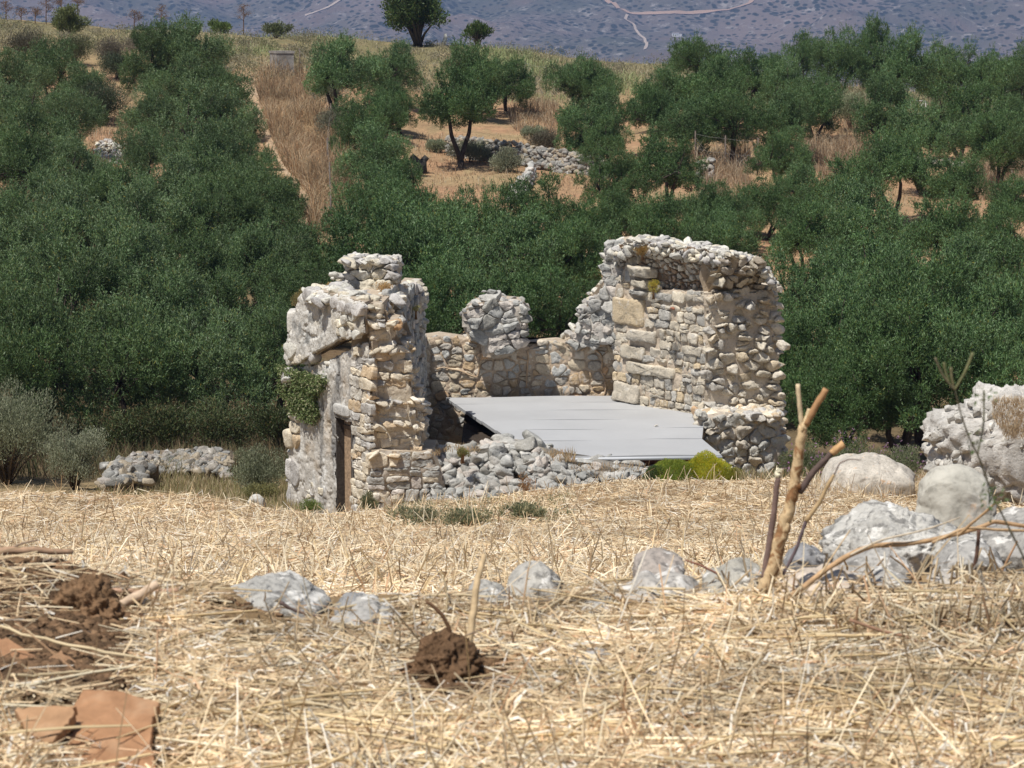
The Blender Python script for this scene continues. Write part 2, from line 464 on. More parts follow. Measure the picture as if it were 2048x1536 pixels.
def add_rock(b, c, s, r, col, mat=0, tilt=0.35, lo=False):
    V, Fc = (ROCKS_LO if lo else ROCKS)[r.integers(12 if lo else 16)]
    s = np.asarray(s) * np.ones(3)
    b.add((V * s) @ rotm(r, tilt).T + c, Fc, col, mat)

PAL_W = [((0.61, 0.59, 0.53), 5), ((0.51, 0.49, 0.47), 3), ((0.66, 0.60, 0.48), 3), ((0.41, 0.39, 0.37), 2)]
PAL_C = [((0.68, 0.60, 0.47), 5), ((0.61, 0.57, 0.50), 3), ((0.59, 0.46, 0.31), 2), ((0.50, 0.48, 0.45), 2), ((0.73, 0.67, 0.57), 2), ((0.59, 0.40, 0.24), 0.3)]
PAL_B = [((0.61, 0.52, 0.39), 5), ((0.52, 0.48, 0.42), 4), ((0.55, 0.41, 0.26), 2.0), ((0.47, 0.47, 0.45), 3), ((0.68, 0.61, 0.51), 2), ((0.59, 0.40, 0.24), 0.3)]
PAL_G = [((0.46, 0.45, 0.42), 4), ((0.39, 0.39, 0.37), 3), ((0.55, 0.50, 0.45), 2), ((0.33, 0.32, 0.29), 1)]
def pick(pal, r):
    w_ = np.array([p_[1] for p_ in pal], float); k = r.choice(len(pal), p=w_ / w_.sum())
    return np.array(pal[k][0]) * r.uniform(0.86, 1.1)

class Plane:
    """vertical plane through two photo columns at given distances; u to the right, v up, n towards the viewer"""
    def __init__(s, a, b_, py=780):
        p0 = P(a[0], py, a[1]); p1 = P(b_[0], py, b_[1])
        s.o = np.array([p0[0], p0[1], 0.0]); d = p1 - p0; d[2] = 0; s.u = d / np.linalg.norm(d)
        s.v = np.array([0, 0, 1.0]); s.n = np.array([s.u[1], -s.u[0], 0.0])
    def uv(s, px, py):
        d = np.array([float(t) for t in ray(px, py)]); t = s.o @ s.n / (d @ s.n); q_ = d * t - s.o
        return q_ @ s.u, q_ @ s.v
    def poly(s, pts): return [s.uv(*p_) for p_ in pts]
    def at(s, u, v, d=0.0):
        u = np.asarray(u, float)[..., None]; v = np.asarray(v, float)[..., None]; d = np.asarray(d, float)
        if d.ndim: d = d[..., None]
        return s.o + u * s.u + v * s.v + d * s.n

def clip_cell(poly, a, bx):
    out_ = []; n_ = len(poly)
    for i in range(n_):
        p_, q_ = poly[i], poly[(i + 1) % n_]
        dp = a @ p_ - bx; dq = a @ q_ - bx
        if dp <= 0: out_.append(p_)
        if (dp < 0 < dq) or (dq < 0 < dp):
            t = dp / (dp - dq); out_.append(p_ + (q_ - p_) * t)
    return out_

def pillow(b, pl, cell, c, depth, joint, r, col, off=0.0, mat=0, N=18, back=-0.08, ruff=0.012):
    """one stone: a rounded, slightly tilted boss over a cell polygon (2D, plane coordinates)"""
    cell = np.array(cell)
    d = np.roll(cell, -1, 0) - cell; L = np.linalg.norm(d, axis=1); cs = np.concatenate([[0], np.cumsum(L)])
    if cs[-1] < 0.06: return
    t = (np.arange(N) + 0.5) / N * cs[-1]
    k = np.clip(np.searchsorted(cs, t, side='right') - 1, 0, len(L) - 1)
    ring = cell[k] + d[k] * ((t - cs[k]) / (L[k] + 1e-9))[:, None]
    ring = (np.roll(ring, 1, 0) + 5 * ring + np.roll(ring, -1, 0)) / 7
    c = ring.mean(0); rad = np.sqrt(abs(0.5 * np.sum(ring[:, 0] * np.roll(ring[:, 1], -1) - ring[:, 1] * np.roll(ring[:, 0], -1))) / math.pi)
    sh = max(0.55, 1 - joint / (rad + 1e-6))
    tx, ty = r.normal(size=2) * 0.30 * depth / (rad + 0.02)
    rows = []
    for s_, h in ((0.99, None), (1.0, 0.50), (0.97, 0.88), (0.85, 1.0), (0.45, 1.02)):
        q_ = c + (ring - c) * (sh * s_)
        if h is None: hh = np.full(N, back)
        else:
            hh = depth * h + (tx * (q_[:, 0] - c[0]) + ty * (q_[:, 1] - c[1])) * (h > 0.3)
        rows.append(np.column_stack([q_, hh]))
    rows.append(np.array([[c[0], c[1], depth * 1.05]]))
    V = np.concatenate(rows)
    o_ = off(V[:, 0], V[:, 1]) if callable(off) else off
    W = pl.at(V[:, 0], V[:, 1], V[:, 2] + o_)
    W = W + ruff * np.stack([fbm(W * 9, 1, 4, .65), fbm(W * 9, 2, 4, .65), fbm(W * 9, 3, 4, .65)], -1) * 1.5
    col = np.asarray(col) * (1 + 0.10 * fbm(W * 6, 9, 2))[:, None]
    i0 = np.arange(N); i1 = (i0 + 1) % N; q_ = []
    for k in range(4): q_.append(np.stack([k * N + i0, k * N + i1, (k + 1) * N + i1, (k + 1) * N + i0], -1))
    tri = np.stack([4 * N + i0, 4 * N + i1, np.full(N, 5 * N)], -1)
    b.add(W, [np.concatenate(q_), tri], col, mat)

def masonry(b, pl, poly, s=0.3, asp=1.5, depth=0.06, joint=0.012, pal=PAL_C, seed=1, off=0.0, big=(), jit=0.2, miss=0.0, vary=0.5, dvar=0.5, ruff=0.012):
    r = np.random.default_rng(seed); poly = np.array(poly)
    u0, v0 = poly.min(0) - s; u1, v1 = poly.max(0) + s
    sd = []; v = v0; sv = s / asp
    while v < v1:
        hrow = sv * r.uniform(1 - vary * 0.6, 1 + vary * 0.6); u = u0 + r.uniform(0, s)
        while u < u1:
            wd = s * r.uniform(1 - vary, 1 + vary)
            if r.random() < 0.22:      # two small stones one over the other
                sd.append((u, v + hrow * 0.25)); sd.append((u + r.normal() * 0.02, v - hrow * 0.27)); wd *= 0.7
            else: sd.append((u + r.normal() * jit * s * 0.3, v + r.normal() * jit * sv * 0.5))
            u += wd
        v += hrow
    sd = np.array(sd)
    for bg_ in big:
        m = (sd[:, 0] > bg_[0] - s * .12) & (sd[:, 0] < bg_[2] + s * .12) & (sd[:, 1] > bg_[1] - sv * .15) & (sd[:, 1] < bg_[3] + sv * .15)
        sd = sd[~m]
    sc = np.array([1.0, asp]); Z = sd * sc
    ins = inpoly(sd[:, 0], sd[:, 1], poly)
    for i in np.where(ins)[0]:
        if r.random() < miss: continue
        z = Z[i]; dd = np.sum((Z - z) ** 2, 1); nb = np.argsort(dd)[1:17]
        R_ = s * 0.95
        cell = [z + np.array(k) * R_ for k in ((-1, -1), (1, -1), (1, 1), (-1, 1))]
        for j in nb:
            a = Z[j] - z; cell = clip_cell(cell, a, a @ (Z[j] + z) / 2)
            if len(cell) < 3: break
        if len(cell) < 3: continue
        cell = [q_ / sc for q_ in cell]
        pillow(b, pl, cell, sd[i], depth * r.uniform(1 - dvar, 1 + dvar), joint, r, pick(pal, r), off, 0, ruff=ruff)
    for bg_ in big:
        x0, y0, x1, y1 = bg_[:4]; j = lambda: r.normal() * 0.012
        cell = [np.array([x0 + j(), y0 + j()]), np.array([(x0 + x1) / 2, y0 + j()]), np.array([x1 + j(), y0 + j()]), np.array([x1 + j(), (y0 + y1) / 2]), np.array([x1 + j(), y1 + j()]), np.array([(x0 + x1) / 2, y1 + j()]), np.array([x0 + j(), y1 + j()]), np.array([x0 + j(), (y0 + y1) / 2])]
        pillow(b, pl, cell, None, (bg_[4] if len(bg_) > 4 else depth * 1.4), joint * 0.4, r, pick(pal, r), off, 0, N=36)

def coursed(b, pl, poly, h=0.17, w=0.28, depth=0.04, joint=0.006, pal=PAL_C, seed=1, off=0.0, big=(), dvar=0.8, ruff=0.012):
    """squared rubble laid in wavy courses"""
    r = np.random.default_rng(seed); poly = np.array(poly); u0, v0 = poly.min(0); u1, v1 = poly.max(0)
    wav = lambda u, k: 0.035 * float(vnoise(np.array([u * 1.3, k * 3.7]), seed))
    v = v0 - 0.05; k = 0
    while v < v1:
        hh = h * r.uniform(0.6, 1.45); u = u0 - r.uniform(0, w)
        while u < u1:
            ww = w * r.uniform(0.45, 1.7); parts = [(0, 1)]
            if r.random() < 0.25 and hh > h * 0.9: t = r.uniform(0.35, 0.65); parts = [(0, t), (t, 1)]
            for (a, z) in parts:
                g = 0.004; uc, vc = u + ww / 2, v + hh * (a + z) / 2
                if not inpoly(np.array([uc]), np.array([vc]), poly)[0] or r.random() < 0.03: continue
                if any(q_[0] - .03 < uc < q_[2] + .03 and q_[1] - .03 < vc < q_[3] + .03 for q_ in big): continue
                b0 = [v + hh * a + (wav(x, k) if a == 0 else 0) for x in (u, u + ww)]; b1 = [v + hh * z + (wav(x, k + 1) if z == 1 else 0) for x in (u, u + ww)]
                j = lambda s_=0.013: r.normal() * s_
                cut = r.uniform(0.0, 0.3, 4) * min(ww, hh) * 0.6
                cell = [(u + g + cut[0], b0[0] + j()), (uc + j(.02), (b0[0] + b0[1]) / 2 + g + j()), (u + ww - g - cut[1], b0[1] + j()), (u + ww - g, b0[1] + cut[1]), (u + ww - g, vc + j()), (u + ww - g, b1[1] - cut[2]), (u + ww - g - cut[2], b1[1] - g), (uc + j(.02), (b1[0] + b1[1]) / 2 - g + j()), (u + g + cut[3], b1[0] - g), (u + g, b1[0] - cut[3]), (u + g, vc + j()), (u + g, b0[0] + cut[0])]
                pillow(b, pl, [np.array(c_) for c_ in cell], None, depth * r.uniform(1 - dvar, 1 + dvar), joint, r, pick(pal, r), off, 0, N=26, ruff=ruff)
            u += ww
        v += hh; k += 1
    for bg_ in big:
        x0, y0, x1, y1 = bg_[:4]; j = lambda: r.normal() * 0.012
        cell = [(x0, y0 + j()), ((x0 + x1) / 2, y0 + j()), (x1, y0 + j()), (x1 + j(), (y0 + y1) / 2), (x1, y1 + j()), ((x0 + x1) / 2, y1 + j()), (x0, y1 + j()), (x0 + j(), (y0 + y1) / 2)]
        pillow(b, pl, [np.array(c_) for c_ in cell], None, bg_[4], joint * 0.4, r, pick(pal, r), off, 0, N=36)

def sheet(b, pl, poly, off=0.0, res=0.04, amp=0.02, col=(0.5, 0.41, 0.31), mat=1, edge=0.06, frq=4.0, pits=0.0, colfn=None):
    """rough face following the plane inside the polygon, turned back at its border"""
    poly = np.array(poly); u = np.arange(poly[:, 0].min() - res, poly[:, 0].max() + 2 * res, res); v = np.arange(poly[:, 1].min() - res, poly[:, 1].max() + 2 * res, res)
    U, W = np.meshgrid(u, v)
    jx = 0.06 * fbm(np.stack([U, W], -1) * 5 + 3, 8, 3)
    ins = inpoly(U + jx, W + jx * 0.7, poly)
    # distance to border by erosion
    dist = ins.astype(float); cur = ins.copy()
    for k in range(3):
        e_ = cur.copy(); e_[1:] &= cur[:-1]; e_[:-1] &= cur[1:]; e_[:, 1:] &= cur[:, :-1]; e_[:, :-1] &= cur[:, 1:]
        cur = e_; dist += cur
    p3 = np.stack([U, W, np.zeros_like(U)], -1)
    d = amp * fbm(p3 * frq, 5, 5) + (off(U, W) if callable(off) else off)
    if pits: d = d - pits * np.clip(fbm(p3 * 7, 14, 3) - 0.35, 0, 1)
    d = d - edge * (np.clip(3 - dist, 0, 3) / 3) ** 2
    W3 = pl.at(U, W, d); ny, nx = U.shape; ii = np.arange(ny * nx).reshape(ny, nx)
    q_ = np.stack([ii[:-1, :-1], ii[:-1, 1:], ii[1:, 1:], ii[1:, :-1]], -1).reshape(-1, 4)
    fi = ins.ravel()[q_].all(1)
    c_ = colfn(U, W) if colfn else col
    if colfn: c_ = c_.reshape(-1, 3)
    b.add(W3.reshape(-1, 3), q_[fi], c_, mat)

def core(b, pl, poly, t=0.8, d0=-0.05, col=(0.46, 0.38, 0.29), mat=1, back=None):
    """solid wall body behind a face"""
    poly = np.array(poly)
    area = 0.5 * np.sum(poly[:, 0] * np.roll(poly[:, 1], -1) - poly[:, 1] * np.roll(poly[:, 0], -1))
    if area < 0: poly = poly[::-1]
    c = poly.mean(0)
    poly = c + (poly - c) * 0.985
    dirv = np.array([0.06, 1.0, 0]) if back is None else np.asarray(back, float)
    fr = pl.at(poly[:, 0], poly[:, 1], np.full(len(poly), d0)); bk = fr + dirv * t
    bm = bmesh.new()
    a = [bm.verts.new(v) for v in fr]; z = [bm.verts.new(v) for v in bk]
    bm.faces.new(a); bm.faces.new(z[::-1])
    for i in range(len(a)): bm.faces.new((a[i], z[i], z[(i + 1) % len(a)], a[(i + 1) % len(a)]))
    bmesh.ops.triangulate(bm, faces=bm.faces[:]); bm.verts.index_update()
    V = np.array([v.co[:] for v in bm.verts]); Fc = np.array([[v.index for v in f.verts] for f in bm.faces]); bm.free()
    # unshared corners keep it flat-shaded
    b.add(V[Fc.ravel()], np.arange(len(Fc) * 3).reshape(-1, 3), col, mat)

def edge_stones(b, pl, line_px, t, size=0.14, step=0.8, pal=PAL_W, seed=1, rows=None, squash=0.7, sink=0.3, d0=0.0, back=None, hvar=0.5, jut=0.0):
    """stones along a broken edge, across the wall thickness"""
    r = np.random.default_rng(seed); L = [np.array(pl.uv(*p_)) for p_ in line_px]
    dirv = np.array([0.06, 1.0, 0]) if back is None else np.asarray(back, float)
    for a, c in zip(L[:-1], L[1:]):
        ln = np.linalg.norm(c - a); k = max(1, int(ln / (size * step * 1.25))); nr_ = rows or max(1, int(t / (size * 1.5)))
        nn = np.array([-(c - a)[1], (c - a)[0]]) / (ln + 1e-9)
        for i in range(k):
            for j in range(nr_):
                q_ = a + (c - a) * ((i + r.uniform(0.1, 0.9)) / k) + nn * (r.normal() * size * 0.16 - size * (sink - 0.08))
                s_ = size * 0.72 * r.uniform(1 - hvar, 1 + hvar) * np.array([1.45, 1.1, squash])
                w_ = pl.at(q_[0], q_[1], 0.0) + dirv * ((j + r.uniform(0, 1)) / nr_ * t - d0)
                add_rock(b, w_, s_, r, pick(pal, r))

def tube(b, pts, rad, n_=6, col=(0.3, 0.2, 0.1), mat=0, cap=True):
    pts = np.asarray(pts, float); rad = np.asarray(rad, float) * np.ones(len(pts))
    t = np.gradient(pts, axis=0); t /= np.linalg.norm(t, axis=1)[:, None] + 1e-9
    ref = np.array([0.3, 0.9, 0.2]) if abs(t[0, 2]) > 0.8 else np.array([0, 0, 1.0])
    a = np.cross(t, ref); a /= np.linalg.norm(a, axis=1)[:, None] + 1e-9; c_ = np.cross(t, a)
    th = np.arange(n_) / n_ * 2 * math.pi
    V = pts[:, None] + rad[:, None, None] * (np.cos(th)[None, :, None] * a[:, None] + np.sin(th)[None, :, None] * c_[:, None])
    m_ = len(pts); ii = np.arange(m_ * n_).reshape(m_, n_); jj = np.roll(ii, -1, 1)
    q_ = np.stack([ii[:-1], jj[:-1], jj[1:], ii[1:]], -1).reshape(-1, 4)
    V = V.reshape(-1, 3); fs = [q_]
    col = np.asarray(col, float)
    if col.ndim == 2: col = np.repeat(col, n_, 0)
    if cap:
        V = np.concatenate([V, pts[:1], pts[-1:]]); k = m_ * n_
        if col.ndim == 2: col = np.concatenate([col, col[:1], col[-1:]])
        fs.append(np.stack([jj[0], ii[0], np.full(n_, k)], -1)); fs.append(np.stack([ii[-1], jj[-1], np.full(n_, k + 1)], -1))
    b.add(V, fs, col, mat)
# ------------------------------------------------------------------ the ruined chapel
chapel = empty('ruined_chapel', on(1000, 46.5))
tag(chapel, 'roofless ruined stone chapel of pale rubble masonry in the middle of the scene', 'ruin')
CO = np.array(chapel.location)
def bld(b, name, mats, parent=chapel, smooth=True):
    return b.build(name, mats, parent, smooth, origin=CO)
SM = [M['stone'], M['mortar']]
MW = (0.57, 0.54, 0.49)

# --- left end wall with the door (faces left and towards us)
fp = Plane((580, 43.7), (740, 41.0))
def wallcol(U, W):
    p3 = np.stack([U, W], -1)
    streak = fbm(np.stack([U * 5.0, W * 0.7], -1), 77, 5)
    blot = fbm(p3 * 2.6, 78, 4); white = fbm(p3 * 4.2 + 9, 79, 4)
    c_ = np.ones(U.shape + (3,)) * np.array([0.53, 0.50, 0.455])
    c_ = blend(c_, np.array([0.40, 0.33, 0.25]), np.clip(blot - 0.25, 0, 1) * 1.2)
    c_ = blend(c_, np.array([0.19, 0.185, 0.18]), np.clip(streak - 0.05, 0, 1) * 1.25)
    return blend(c_, np.array([0.68, 0.67, 0.64]), np.clip(white - 0.15, 0, 1) * 1.3)
def wallcol_up(U, W):
    p3 = np.stack([U, W], -1); c_ = np.ones(U.shape + (3,)) * np.array([0.60, 0.58, 0.54])
    c_ = blend(c_, np.array([0.30, 0.30, 0.29]), np.clip(fbm(p3 * 5, 75, 5) - 0.2, 0, 1) * 1.4)
    return blend(c_, np.array([0.50, 0.44, 0.34]), np.clip(fbm(p3 * 2.1, 76, 4) - 0.3, 0, 1))
low = [(586, 735), (640, 727), (665, 719), (692, 704), (722, 688), (742, 680), (742, 1045), (576, 1050), (580, 930), (584, 880), (588, 800)]
door = [(676, 834), (709, 846), (709, 1045), (674, 1045)]
# the wall is built round the door opening
lowL = [(586, 735), (640, 727), (665, 719), (676, 713), (676, 1045), (576, 1050), (580, 930), (584, 880), (588, 800)]
lowT = [(674, 714), (692, 704), (711, 695), (711, 846), (674, 832)]
lowR = [(709, 696), (722, 688), (742, 680), (744, 1045), (709, 1045)]
b = Buf()
for pts, bk_ in ((lowL, -fp.n), (lowT, -fp.n), (lowR, (0.6, 0.8, 0))):
    pg = fp.poly(pts); core(b, fp, pg, 0.34, -0.03, mat=1, back=bk_)
dpoly = fp.poly(door)
lp = fp.poly(low)
def offd(U, W):           # keeps the plaster out of the doorway
    return np.where(inpoly(U, W, dpoly), -0.0, 0.0)
# plaster face with a hole: three sheets sharing one relief
for pts, sd in ((lowL, 1), (lowT, 2), (lowR, 3)):
    sheet(b, fp, fp.poly(pts), 0.04, 0.014, 0.012, mat=1, edge=0.03, frq=7.0, pits=0.035, colfn=wallcol)
r = np.random.default_rng(5)
masonry(b, fp, fp.poly([(584, 690), (648, 700), (636, 722), (600, 750), (584, 765)]), 0.5, 1.5, 0.09, 0.01, PAL_W, 12, off=0.05)
masonry(b, fp, fp.poly([(578, 925), (596, 930), (600, 1040), (576, 1045)]), 0.3, 0.8, 0.02, 0.012, PAL_W, 13, off=0.04, miss=0.2)
masonry(b, fp, fp.poly([(582, 795), (602, 795), (604, 880), (582, 880)]), 0.28, 1.0, 0.06, 0.012, PAL_C, 14, off=0.04)
coursed(b, fp, fp.poly([(713, 700), (742, 690), (744, 1040), (711, 1040)]), 0.17, 0.27, 0.02, 0.006, PAL_C, 15, off=0.045)
masonry(b, fp, fp.poly([(606, 960), (650, 970), (650, 1040), (606, 1040)]), 0.22, 1.2, 0.02, 0.012, PAL_W, 21, off=0.03, miss=0.6)
edge_stones(b, fp, [(646, 727), (665, 719), (692, 704), (722, 688), (742, 682)], 0.25, 0.10, 0.8, PAL_W, 3, sink=0.6, rows=1, d0=0.02)
edge_stones(b, fp, [(577, 1040), (580, 930), (586, 860), (584, 800), (588, 765)], 0.4, 0.085, 0.8, PAL_W, 4, sink=0.3, back=(0.35, 0.9, 0), rows=2)
edge_stones(b, fp, [(742, 1040), (744, 690)], 0.3, 0.10, 0.7, PAL_C, 77, sink=0.2, rows=1)
add_rock(b, P(584, 758, 43.3), (0.14, 0.2, 0.09), r, (0.62, 0.61, 0.58), tilt=0.1)
o = bld(b, 'end_wall', SM)
# upper overhanging half of the end wall, left by a broken arch
b = Buf()
up = [(612, 590), (620, 582), (650, 580), (700, 592), (740, 603), (742, 668), (715, 676), (683, 686), (648, 706), (622, 722), (586, 735), (584, 700), (590, 690), (590, 665), (606, 620)]
pg = fp.poly(up); core(b, fp, pg, 0.9, 0.08, mat=1, back=(0.25, 0.97, 0))
sheet(b, fp, pg, 0.16, 0.016, 0.012, mat=0, edge=0.10, frq=8.0, pits=0.06, colfn=wallcol_up)
masonry(b, fp, fp.poly([(612, 592), (650, 583), (740, 606), (740, 628), (700, 612), (640, 600), (616, 606)]), 0.3, 1.5, 0.07, 0.012, PAL_W, 16, off=0.15)
masonry(b, fp, fp.poly([(592, 692), (640, 705), (625, 720), (592, 728)]), 0.4, 1.4, 0.01, 0.01, PAL_C, 17, off=0.16)
masonry(b, fp, fp.poly([(700, 620), (742, 632), (742, 668), (712, 676), (690, 660)]), 0.24, 1.2, 0.05, 0.012, PAL_W, 19, off=0.15, miss=0.3)
edge_stones(b, fp, [(612, 590), (620, 581), (650, 578), (700, 588), (742, 600)], 0.85, 0.16, 0.8, PAL_W, 6, sink=0.5)
edge_stones(b, fp, [(588, 700), (592, 660), (604, 620), (612, 592)], 0.85, 0.10, 0.8, PAL_W, 7, sink=0.6)
bld(b, 'overhanging_wall', SM)
b = Buf()   # long block jutting from the far corner
c0 = P(590, 643, 43.6)
V, Fc = rough(facet(np.sign(ICO[4][0]) * np.abs(ICO[4][0]) ** 0.32, np.random.default_rng(3), 3, 0.95, 1.1), 4, 0.03, 3), ICO[4][1]
b.add(V * np.array([0.125, 0.30, 0.215]) + c0, Fc, (0.60, 0.58, 0.54)); bld(b, 'corner_block', SM)

# door frame and leaf
dcol = (0.085, 0.075, 0.068)
b = Buf()
def pbox(b, pl, x0, y0, x1, y1, d0, d1, col, mat=0):
    """box between photo pixels on a plane, from depth d0 to d1"""
    (ua, va), (ub, vb) = pl.uv(x0, y0), pl.uv(x1, y1)
    Vv = np.array([pl.at(u, v, d) for u in (ua, ub) for v in (vb, va) for d in (d0, d1)])
    b.add(Vv, np.array([[0, 1, 3, 2], [4, 6, 7, 5], [0, 4, 5, 1], [2, 3, 7, 6], [0, 2, 6, 4], [1, 5, 7, 3]]), col, mat)
M['wood'] = plain_mat('dark_timber', 20, 0.5, bump=0.5)
pbox(b, fp, 674.5, 837, 678.0, 1042, -0.115, 0.03, dcol)
pbox(b, fp, 705.5, 846, 709.5, 1042, -0.115, 0.03, (0.13, 0.12, 0.11))
fr = bld(b, 'door_frame', M['wood'], smooth=False)
b = Buf(); pbox(b, fp, 674, 832.5, 710, 839.5, -0.28, 0.05, (0.22, 0.2, 0.18)); b.build('lintel', M['wood'], fr, False, origin=CO)
b = Buf(); pbox(b, fp, 674, 842, 711, 1042, -0.17, -0.12, (0.42, 0.30, 0.20)); pbox(b, fp, 691, 842, 692.0, 1042, -0.118, -0.105, (0.1, 0.07, 0.05)); pbox(b, fp, 674, 856, 711, 860, -0.117, -0.09, (0.15, 0.11, 0.08))
bld(b, 'door', M['wood'], smooth=False)
b = Buf(); V = rough(facet(np.sign(ICO[4][0]) * np.abs(ICO[4][0]) ** 0.4, np.random.default_rng(9), 3, 0.9, 1.1), 4, 0.04, 3)
ua, va = fp.uv(688, 820); cc = fp.at(ua, va, -0.02); Rz = np.array([fp.u, fp.n, fp.v]).T
b.add((V * np.array([0.30, 0.11, 0.10])) @ Rz.T + cc, ICO[4][1], (0.47, 0.46, 0.44)); bld(b, 'lintel_stone', SM)

# --- broken near end of the front wall: stepped pier of coursed stones
bp = Plane((735, 41.1), (845, 41.2))
pier = [(739, 606), (745, 604), (764, 606), (766, 622), (767, 640), (791, 642), (792, 668), (786, 690), (808, 692), (810, 728), (812, 748), (818, 752), (820, 795), (832, 800), (838, 850), (842, 905), (741, 915), (740, 900)]
b = Buf(); pg = bp.poly(pier); core(b, bp, pg, 1.3, -0.05)
sheet(b, bp, pg, 0.016, 0.025, 0.02, col=(0.55, 0.48, 0.38), mat=1, edge=0.05)
coursed(b, bp, pg, 0.165, 0.26, 0.045, 0.007, PAL_C, 31, dvar=0.9, ruff=0.016)
b2 = [(764, 607), (766, 640), (791, 643), (790, 690), (810, 692), (812, 748), (819, 753), (821, 797), (836, 803), (842, 900)]
edge_stones(b, bp, b2, 1.2, 0.12, 0.8, PAL_C, 8, sink=0.5)
edge_stones(b, bp, [(722, 606), (764, 605)], 1.2, 0.15, 0.8, PAL_W, 9, sink=0.6)
for (x0, y0, x1, y1) in ((738, 640, 792, 668), (740, 688, 810, 712), (745, 795, 838, 818), (746, 838, 838, 862)):
    edge_stones(b, bp, [(x0, y0), (x1, y0)], 0.3, 0.13, 0.55, PAL_C, 10 + y0, sink=0.7, rows=2, d0=0.14, squash=0.6)
bld(b, 'wall_end', SM)
# lower base of the pier, smooth render
b = Buf(); pb = [(742, 900), (800, 903), (862, 905), (872, 925), (890, 960), (900, 1035), (742, 1045)]
bq = Plane((740, 40.85), (880, 41.0)); pg = bq.poly(pb); core(b, bq, pg, 1.2, -0.05); sheet(b, bq, pg, 0.0, 0.04, 0.035, col=(0.42, 0.37, 0.31), mat=1, pits=0.12)
coursed(b, bq, bq.poly([(744, 905), (862, 908), (890, 960), (895, 1030), (744, 1035)]), 0.17, 0.27, 0.025, 0.008, PAL_G + PAL_C[:2], 33)
edge_stones(b, bq, [(744, 903), (862, 905)], 1.1, 0.14, 0.8, PAL_C, 11, sink=0.7, squash=0.5)
bld(b, 'wall_base', SM)

# --- inner side of the end wall (in shade), going back
ip = Plane((768, 41.9), (838, 45.6))
b = Buf(); inn = [(758, 600), (790, 575), (800, 568), (836, 572), (838, 600), (838, 900), (770, 940)]
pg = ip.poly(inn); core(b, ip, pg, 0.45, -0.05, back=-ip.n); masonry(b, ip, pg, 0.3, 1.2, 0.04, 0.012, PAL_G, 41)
sheet(b, ip, pg, -0.02, 0.04, 0.05, mat=1)
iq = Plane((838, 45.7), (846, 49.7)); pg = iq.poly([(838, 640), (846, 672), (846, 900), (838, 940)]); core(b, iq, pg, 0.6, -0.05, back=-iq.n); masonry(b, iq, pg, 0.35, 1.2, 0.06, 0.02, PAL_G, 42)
ep = Plane((792, 45.3), (842, 45.4)); pe = [(794, 572), (800, 566), (835, 568), (842, 590), (841, 640), (838, 665), (812, 664), (800, 600)]
pg = ep.poly(pe); core(b, ep, pg, 0.9, -0.05); masonry(b, ep, pg, 0.24, 1.2, 0.06, 0.012, PAL_W, 43, dvar=0.8)
edge_stones(b, ep, [(794, 572), (835, 566), (842, 590), (840, 660)], 0.9, 0.13, 0.8, PAL_W, 44, sink=0.5)
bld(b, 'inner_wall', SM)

# --- rough stub of vault standing on the end wall
sp = Plane((666, 43.4), (790, 43.0)); st = [(690, 560), (696, 525), (740, 521), (785, 524), (790, 545), (788, 578), (770, 590), (690, 590)]
b = Buf(); pg = sp.poly(st); core(b, sp, pg, 0.9, -0.1); masonry(b, sp, pg, 0.30, 1.3, 0.11, 0.008, PAL_W, 51, dvar=0.9, vary=0.7, ruff=0.022)
sheet(b, sp, pg, -0.03, 0.09, 0.03, col=(0.5, 0.44, 0.36), mat=1)
edge_stones(b, sp, [(690, 560), (696, 527), (740, 523), (785, 526), (790, 560)], 0.9, 0.15, 0.7, PAL_W, 52, sink=0.5)
for (x, y, s_) in ((672, 551, .10), (684, 553, .09), (682, 560, .07), (692, 563, .08), (665, 556, .06), (700, 575, .12)):
    add_rock(b, P(x, y, 43.3), (s_ * 1.3, s_, s_ * 0.8), r, pick(PAL_W, r))
for k in range(60):
    x = r.uniform(692, 786); add_rock(b, P(x, 524, 43.1) + [0, 0.8 * r.random(), 0.0], np.array([1.3, 1, 0.55]) * r.uniform(0.08, 0.16), r, pick(PAL_W, r), tilt=0.3)
tp = [(625, 585), (700, 576), (790, 580), (800, 600), (745, 606), (700, 596)]
for k in range(70):
    x = r.uniform(620, 800); y = r.uniform(574, 600)
    add_rock(b, P(x, y + 3, 43.5 - (y - 574) * 0.06), np.array([1.3, 1, 0.5]) * r.uniform(0.08, 0.19), r, pick(PAL_W, r))
bld(b, 'vault_stub', SM)

# --- back wall
dp = Plane((842, 49.5), (1240, 49.5)); bk = [(842, 676), (870, 672), (925, 680), (960, 672), (1000, 684), (1045, 690), (1110, 684), (1165, 690), (1240, 690), (1240, 830), (842, 930)]
b = Buf(); pg = dp.poly(bk); core(b, dp, pg, 0.7, -0.05); sheet(b, dp, pg, 0.010, 0.015, 0.03, col=(0.50, 0.40, 0.30), mat=1, edge=0.04)
masonry(b, dp, pg, 0.27, 1.3, 0.035, 0.018, PAL_B, 61, vary=0.55, jit=0.5, dvar=0.5)
edge_stones(b, dp, [(842, 676), (870, 672), (925, 680), (960, 672), (1000, 684), (1045, 690), (1110, 684), (1165, 690), (1240, 690)], 0.7, 0.15, 0.8, PAL_B, 62, sink=0.75, squash=0.45)
